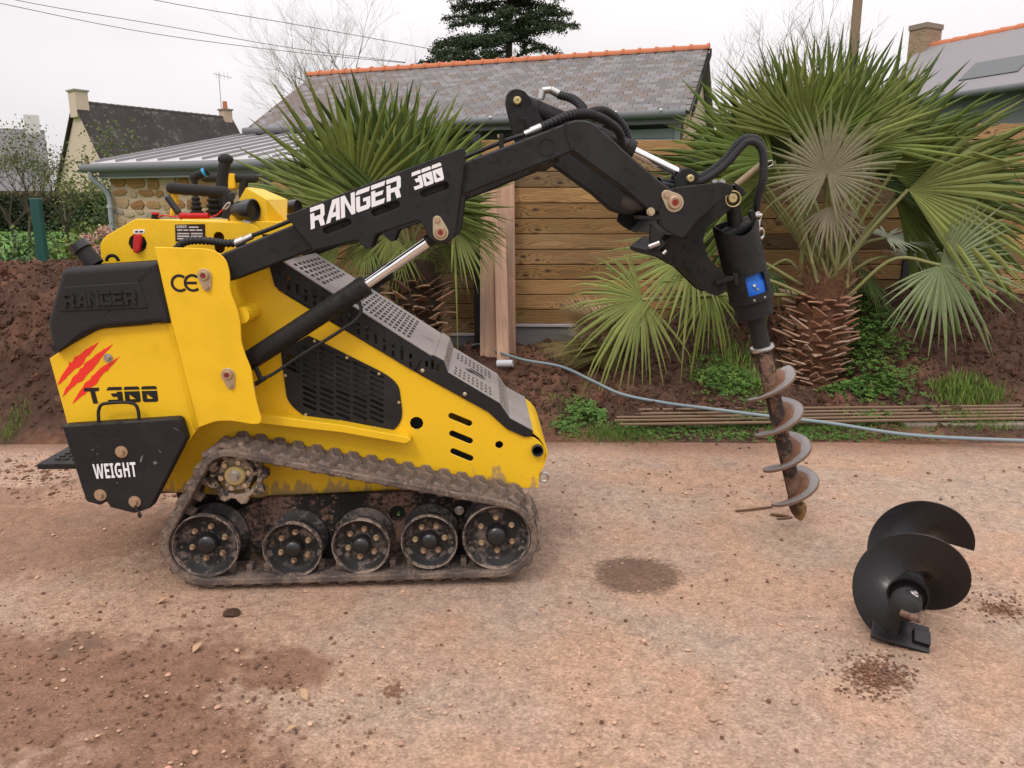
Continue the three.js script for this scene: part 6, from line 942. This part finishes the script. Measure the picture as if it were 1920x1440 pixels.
function trunkOf(palm, h, r, bootM, coreM, n, fuzz, fuzzM) {
  const core = part('trunk', uvm(lathe([[0, -0.1], [r * 0.62, -0.1], [r * 0.72, h * 0.3], [r * 0.86, h * 0.7], [r * 0.6, h], [0, h + 0.04]], V(0, 0, 0), Y, 24)), coreM, palm);
  const gs = [0, 1, 2].map(k => { const s = new THREE.Shape(); const w = 0.036 + k * 0.006, L = 0.085 + 0.02 * k; s.moveTo(-w * 1.2, 0); s.lineTo(-w * 0.6, L * 0.6); s.lineTo(-w * 0.34, L * (0.9 + 0.1 * k)); s.lineTo(w * 0.25, L * (1.05 - .1 * k)); s.lineTo(w * 0.5, L * 0.6); s.lineTo(w * 1.2, 0); s.closePath(); const g = extrude(s, 0.016, 0.003, 2), p = g.attributes.position; for (let i = 0; i < p.count; i++) { const x = p.getX(i), y = p.getY(i); p.setZ(i, p.getZ(i) * (1 - 0.5 * y / L) + (x * x) * -9 + y * y * 2.2); } g.computeVertexNormals(); return uvm(g); });
  for (let k = 0; k < n; k++) { const f = (k + 0.5) / n, y = h * (-0.04 + 0.9 * f), a = k * 2.39996 + rr(-.15, .15), rad = r * (0.62 + 0.26 * Math.sin(Math.min(1, f * 1.25) * 1.7)); const m = part('leaf_base', gs[k % 3], bootM[Math.floor(rnd() * bootM.length)], core); m.position.set(Math.cos(a) * rad, y, Math.sin(a) * rad); m.rotation.order = 'YXZ'; m.rotation.set(rr(0.5, 1.15), Math.PI / 2 - a, rr(-.35, .35)); const sc = rr(0.8, 1.2); m.scale.set(sc * 0.85, sc * rr(.6, 1.2), sc); }
  const fz = []; for (let k = 0; k < fuzz; k++) { const a = rr(0, 6.283), y = h * (rnd() < 0.4 ? rr(0, 0.8) : rr(0.75, 1.12)), rad = r * rr(0.5, 0.86), p = V(Math.cos(a) * rad, y, Math.sin(a) * rad), q = p.clone().add(V(Math.cos(a) * rr(.02, .09) + rr(-.05, .05), rr(-0.08, 0.09), Math.sin(a) * rr(.02, .09) + rr(-.05, .05))), w = V(rr(-1, 1), rr(-1, 1), rr(-1, 1)).multiplyScalar(0.004); fz.push(...p.toArray(), ...q.toArray(), ...p.clone().add(w).toArray()); }
  if (fuzz) { const g = new THREE.BufferGeometry(); g.setAttribute('position', new THREE.Float32BufferAttribute(fz, 3)); g.computeVertexNormals(); part('fibre', g, fuzzM, core).userData.kind = 'stuff'; }
}
const bootR = [M(0.46, 0.29, 0.2, 0.95), M(0.36, 0.2, 0.13, 0.95), M(0.55, 0.38, 0.28, 0.95), M(0.3, 0.15, 0.1, 0.95)], bootD = [M(0.2, 0.12, 0.075, 0.9), M(0.36, 0.23, 0.14, 0.9), M(0.12, 0.075, 0.05, 0.9)];
{ // right palm
  let b = gh(1525, 728, 0.03); b.y = soilH(b.x, b.z) - 0.02; const palm = thing('fan_palm', 'large fan palm with stubby reddish trunk beside the hanging auger', 'palm', b), D0 = -b.z;
  const loc = (px, py, dz = 0) => at(px, py, D0 + dz).sub(b), top = loc(1535, 522).y; trunkOf(palm, top, 0.22, bootR, M(0.13, 0.065, 0.04, 1), 150, 5200, M(0.2, 0.11, 0.06, 1));
  const cr = (k = 0.14) => V(rr(-k, k), top - rr(0.0, 0.08), rr(-k, k)), cam = camera.position.clone().sub(b);
  const put = (px, py, dz, ang, R, m, o = {}, face = 0.5) => { const hub = loc(px, py, dz), a = ang * Math.PI / 180, lead = V(Math.sin(a), Math.cos(a), o.fz ?? rr(-0.25, 0.25)), toCam = cam.clone().sub(hub).normalize(), out = hub.clone().sub(V(0, top, 0)).normalize(), nrm = toCam.multiplyScalar(face).addScaledVector(V(rr(-1, 1), rr(-.3, .6), rr(-.3, .3)), 0.5); return frond(palm, cr(), hub, lead, nrm, R, m, o); };
  // rounded crown: leaves point outwards all round, three layers deep
  const ring = (n, a0, a1, r0, r1, dz, R0, ks, face) => { for (let i = 0; i < n; i++) { const an = lerp(a0, a1, (i + 0.5) / n) + rr(-5, 5), t = Math.abs(an) / 100, rad = an * Math.PI / 180, side = smooth(40, 95, Math.abs(an)), q = rr(r0, r1) * (1 + 0.45 * side * (an > 0 ? 1.25 : 0.8)); const x = 1548 + Math.sin(rad) * q, y = 345 - Math.cos(rad) * q * 0.85 + side * 8; put(x, y - 6, dz + rr(-.08, .08), an + rr(-6, 6), 1.16 * R0 * (0.92 + 0.28 * side * (an > 0 ? 1.5 : 0.75)) * rr(0.92, 1.05), greens[ks[i % ks.length]], { span: 1.9, count: 17, droop: 0.02 + 0.1 * side, sag: 0.03, fz: dz > 0.2 ? rr(-.35, 0) : rr(0, .35) }, face); } };
  ring(11, -112, 116, 70, 105, 0.4, 0.8, [2, 0, 2], 0.9); ring(10, -104, 112, 60, 90, 0.15, 0.78, [0, 1, 2], 0.8); ring(9, -98, 108, 85, 120, -0.1, 0.66, [1, 0, 3], 0.75);
  // the pale leaf facing the viewer
  { const hub = loc(1551, 325, -0.35); frond(palm, V(0, top, -0.05), hub, V(0, 1, 0.1), cam.clone().sub(hub).add(V(-0.6, 1.2, 0)), 0.62, twoTone, { span: 5.7, count: 50, droop: 0.05, fold: 0.35 }); }
  { const hub = loc(1556, 385, -0.2); frond(palm, V(0.03, top, 0), hub, V(0.12, -1, 0.2), cam.clone().sub(hub), 0.3, dusty, { span: 2.4, count: 18, droop: 0.2 }); }
  // low leaves: right pale fan, grey ones behind, left fans past the drive
  { const hub = loc(1763, 497, -0.3); frond(palm, V(0.16, top - 0.12, 0.1), hub, V(0.75, -0.55, 0.1), cam.clone().sub(hub).add(V(0, 1.5, 0)), 0.66, paleGreen, { span: 4.4, count: 38, droop: 0.12, fold: 0.4, sag: 0.16 }); }
  { const hub = loc(1662, 446, 0.2); frond(palm, V(0.14, top, -0.1), hub, V(0.9, 0.1, -0.2), V(0, 1, 0.3), 0.42, M(0.33, 0.36, 0.25, 0.6), { span: 4.4, count: 30, droop: 0.1 }); } { const hub = loc(1712, 486, 0.25); frond(palm, V(0.14, top - .05, -0.1), hub, V(0.8, 0.25, -0.2), V(-0.3, 1, 0.45), 0.34, M(0.33, 0.36, 0.25, 0.6), { span: 4.2, count: 28, droop: 0.1 }); }
  { const hub = loc(1204, 562, -0.1); frond(palm, V(-0.2, top - 0.12, 0.05), hub, V(-0.85, -0.42, 0.1), cam.clone().sub(hub).add(V(0, 1.6, 0)), 0.66, greens[3], { span: 3.7, count: 40, droop: 0.2, sag: 0.02 }); }
  { const hub = loc(1300, 478, 0.1); frond(palm, V(-0.15, top - 0.05, 0), hub, V(-0.85, -0.2, 0.1), V(0, 0.9, 1), 0.72, greens[3], { span: 3.6, count: 34, droop: 0.16 }); }
  { const hub = loc(1330, 540, -0.05); frond(palm, V(-0.15, top - 0.12, 0.1), hub, V(-0.5, -0.8, 0.2), V(0.2, 0.5, 1), 0.45, greens[1], { span: 3.6, count: 30, droop: 0.2 }); }
  { const hub = loc(1608, 505, 0.3); frond(palm, V(0.1, top, -0.1), hub, V(0.7, -0.5, -0.1), V(0.2, 1, 0.5), 0.5, greens[2], { span: 3.6, count: 30, droop: 0.2 }); } { const hub = loc(1440, 505, 0.25); frond(palm, V(-0.1, top, -0.1), hub, V(-0.7, -0.45, -0.1), V(0.2, 1, 0.5), 0.5, greens[2], { span: 3.6, count: 30, droop: 0.2 }); }
}
{ // left palm behind the loader
  let b = gh(782, 640, 0.15); b = at(782, 640, 6.05); b.y = soilH(b.x, b.z) - 0.05; const palm = thing('fan_palm', 'dense upright fan palm behind the loader boom', 'palm', b), loc = (px, py, dz = 0) => at(px, py, 6.05 + dz).sub(b), top = loc(770, 490).y; trunkOf(palm, top, 0.23, bootD, M(0.04, 0.026, 0.018, 1), 170, 3200, M(0.045, 0.03, 0.02, 1));
  const cam = camera.position.clone().sub(b);
  const put = (px, py, dz, an, R, k, face, o = {}) => { const hub = loc(px, py, dz), a = an * Math.PI / 180; frond(palm, V(rr(-.08, .02), top - 0.03, rr(-.1, .1)), hub, V(Math.sin(a), Math.cos(a), rr(-.2, .3)), cam.clone().sub(hub).normalize().multiplyScalar(face).add(V(rr(-.7, .7), rr(-.1, .5), 0)), R * (Math.abs(an) < 40 ? 1.06 : 1), greens[k], { span: 2.7, count: 23, droop: 0.02, sag: 0.03, ...o }); };
  for (const [x, y, dz, an, R, k, f] of [[700, 360, .1, -4, .86, 0, .9], [668, 378, -.1, -24, .92, 1, 1], [640, 395, .05, -46, .88, 1, .9], [622, 410, .1, -66, .7, 0, .9], [650, 420, -.15, -58, .78, 3, .8], [722, 362, .2, 4, .92, 2, .8], [748, 365, .1, 14, .92, 0, .9], [775, 378, -.05, 30, .82, 1, .9], [795, 392, .1, 46, .74, 0, .8], [700, 400, -.2, -12, .8, 1, .8], [740, 395, -.2, 14, .8, 2, .8], [690, 340, .3, -10, .8, 2, .8], [800, 400, .2, 62, .62, 3, .8], [618, 425, .1, -84, .55, 2, .7], [760, 345, .3, 12, .74, 1, .8], [640, 440, -.1, -95, .5, 1, .7]]) put(x, y, dz, an, R, k, f);
  // drooping leaves below the boom
  for (const [x, y, dz, an, R, k] of [[835, 400, .1, 92, .52, 0], [850, 425, .05, 118, .5, 3], [770, 450, -.1, 172, .42, 3], [735, 440, -.15, 200, .42, 3], [690, 455, 0, 215, .4, 1], [820, 440, .15, 150, .4, 1]]) put(x, y, dz, an, R, k, .7, { span: 2.6, count: 26, droop: 0.2 });
}
// ---- dry grass tuft, weeds, clover, grass
{
  const tuft = (name, label, px, py, n, hgt, sp, m, lean, dz) => { const c = at(px, py, dz), y = soilH(c.x, c.z) - 0.02, o = thing(name, label, 'grass tuft', V(c.x, y, c.z)), pos = []; for (let i = 0; i < n; i++) { const a = rr(0, 6.283), r = rr(0, 0.08), p = V(Math.cos(a) * r, 0, Math.sin(a) * r), d = V(Math.cos(a) * sp + lean, 1, Math.sin(a) * sp).multiplyScalar(hgt * rr(0.5, 1.1)), q = p.clone().addScaledVector(d, 0.55).add(V(0, 0.05, 0)), e = p.clone().add(d).add(V(lean * 0.3, -0.12 * rr(0, 1.5), 0)), w = V(0.0055, 0, 0.002); pos.push(...[p.clone().sub(w), p.clone().add(w), q.clone().add(w), p.clone().sub(w), q.clone().add(w), q.clone().sub(w), q.clone().sub(w), q.clone().add(w), e].flatMap(v => v.toArray())); } const g = new THREE.BufferGeometry(); g.setAttribute('position', new THREE.Float32BufferAttribute(pos, 3)); g.computeVertexNormals(); part('blades', g, m, o); return o; };
  tuft('dry_grass', 'tuft of bleached dry grass at the fence foot below the low palm leaves', 1138, 640, 1600, 0.5, 0.55, strawM, -0.15, 6.3); tuft('dry_grass', 'low olive grass tuft spilling over the soil in front of the bleached tuft', 1150, 680, 800, 0.32, 0.5, M(0.25, 0.22, 0.08, 0.8), -0.75, 6.15);
  // clover and grass as uncountable cover
  const cl = new THREE.BufferGeometry(); { const pos = []; for (let k = 0; k < 3; k++) { const a = k * 2.094, c = Math.cos(a), s = Math.sin(a), P = (x, z, y) => [x * c - z * s, y, x * s + z * c]; pos.push(...P(0, 0, 0), ...P(0.6, -0.42, 0.1), ...P(1, 0, 0.05), ...P(0, 0, 0), ...P(1, 0, 0.05), ...P(0.6, 0.42, 0.1)); } cl.setAttribute('position', new THREE.Float32BufferAttribute(pos, 3)); cl.computeVertexNormals(); }
  const blade = new THREE.BufferGeometry(); blade.setAttribute('position', new THREE.Float32BufferAttribute([-0.05, 0, 0, 0.05, 0, 0, 0.03, 0.6, 0.1, -0.05, 0, 0, 0.03, 0.6, 0.1, -0.03, 0.6, 0.1, -0.03, 0.6, 0.1, 0.03, 0.6, 0.1, 0.02, 1, 0.35], 3)); blade.computeVertexNormals();
  const C = [], G = []; const gz = () => (rnd() + rnd() + rnd() - 1.5) / 1.5;
  const patch = (px, py, spx, spy, n, hgt, list, size) => { const c0 = gh(px, py, 0.03), sx = Math.abs(gh(px + spx, py, .03).x - c0.x), sz = Math.abs(gh(px, py + spy, .03).z - c0.z); for (let i = 0; i < n; i++) { const u = gz(), v = gz(), x = c0.x + u * sx, z = c0.z + v * sz, h = hgt * Math.max(0, 1 - (u * u + v * v)) * (0.6 + 0.8 * n2(x * 9, z * 9)) * rr(0.3, 1), s = size * rr(0.6, 1.3), k = rr(0.65, 1.35); list.push({ p: V(x, Math.max(0.004, soilH(x, z)) + (list === C ? h : 0), z), s: list === C ? V(s, s, s) : V(s, s * rr(0.6, 1.5), s), r: list === C ? new THREE.Euler(rr(-.6, .7), rr(0, 6), rr(-.5, .5)) : new THREE.Euler(rr(-.3, .3), rr(0, 6), rr(-.35, .35)), c: [k * rr(.85, 1.25), k, k * rr(.7, 1)] }); } };
  patch(1590, 715, 95, 62, 3400, 0.26, C, 0.02); patch(1620, 752, 100, 18, 1500, 0.08, C, 0.017); patch(1360, 745, 80, 36, 2200, 0.12, C, 0.015); patch(1100, 785, 50, 20, 600, 0.08, C, 0.018); patch(1420, 800, 380, 16, 1500, 0.025, C, 0.012); patch(1600, 790, 330, 20, 900, 0.03, C, 0.012);
  patch(1370, 735, 85, 40, 900, 0, G, 0.09); patch(1810, 762, 85, 14, 1500, 0, G, 0.075); patch(1850, 795, 120, 14, 900, 0, G, 0.05); patch(1500, 800, 450, 20, 1800, 0, G, 0.035); patch(1150, 812, 130, 20, 900, 0, G, 0.04); patch(1200, 805, 160, 18, 700, 0.03, C, 0.013); patch(1060, 800, 40, 22, 300, 0.03, C, 0.014); patch(1500, 815, 420, 8, 900, 0.02, C, 0.012); patch(25, 815, 35, 20, 350, 0, G, 0.035); patch(1060, 760, 70, 40, 260, 0, G, 0.04); patch(15, 700, 20, 30, 60, 0, G, 0.03);
  scatter('clover', 'low green clover and weeds along the edge of the bed', 'weeds', cl, M(0.07, 0.155, 0.022, 0.7, 0, { transmission: 0.15 }), C); scatter('grass', 'short green grass along the edge of the bed', 'grass', blade, M(0.12, 0.19, 0.035, 0.75, 0, { transmission: 0.15 }), G);
}
console.log('all built');
renderer.render(scene, camera);
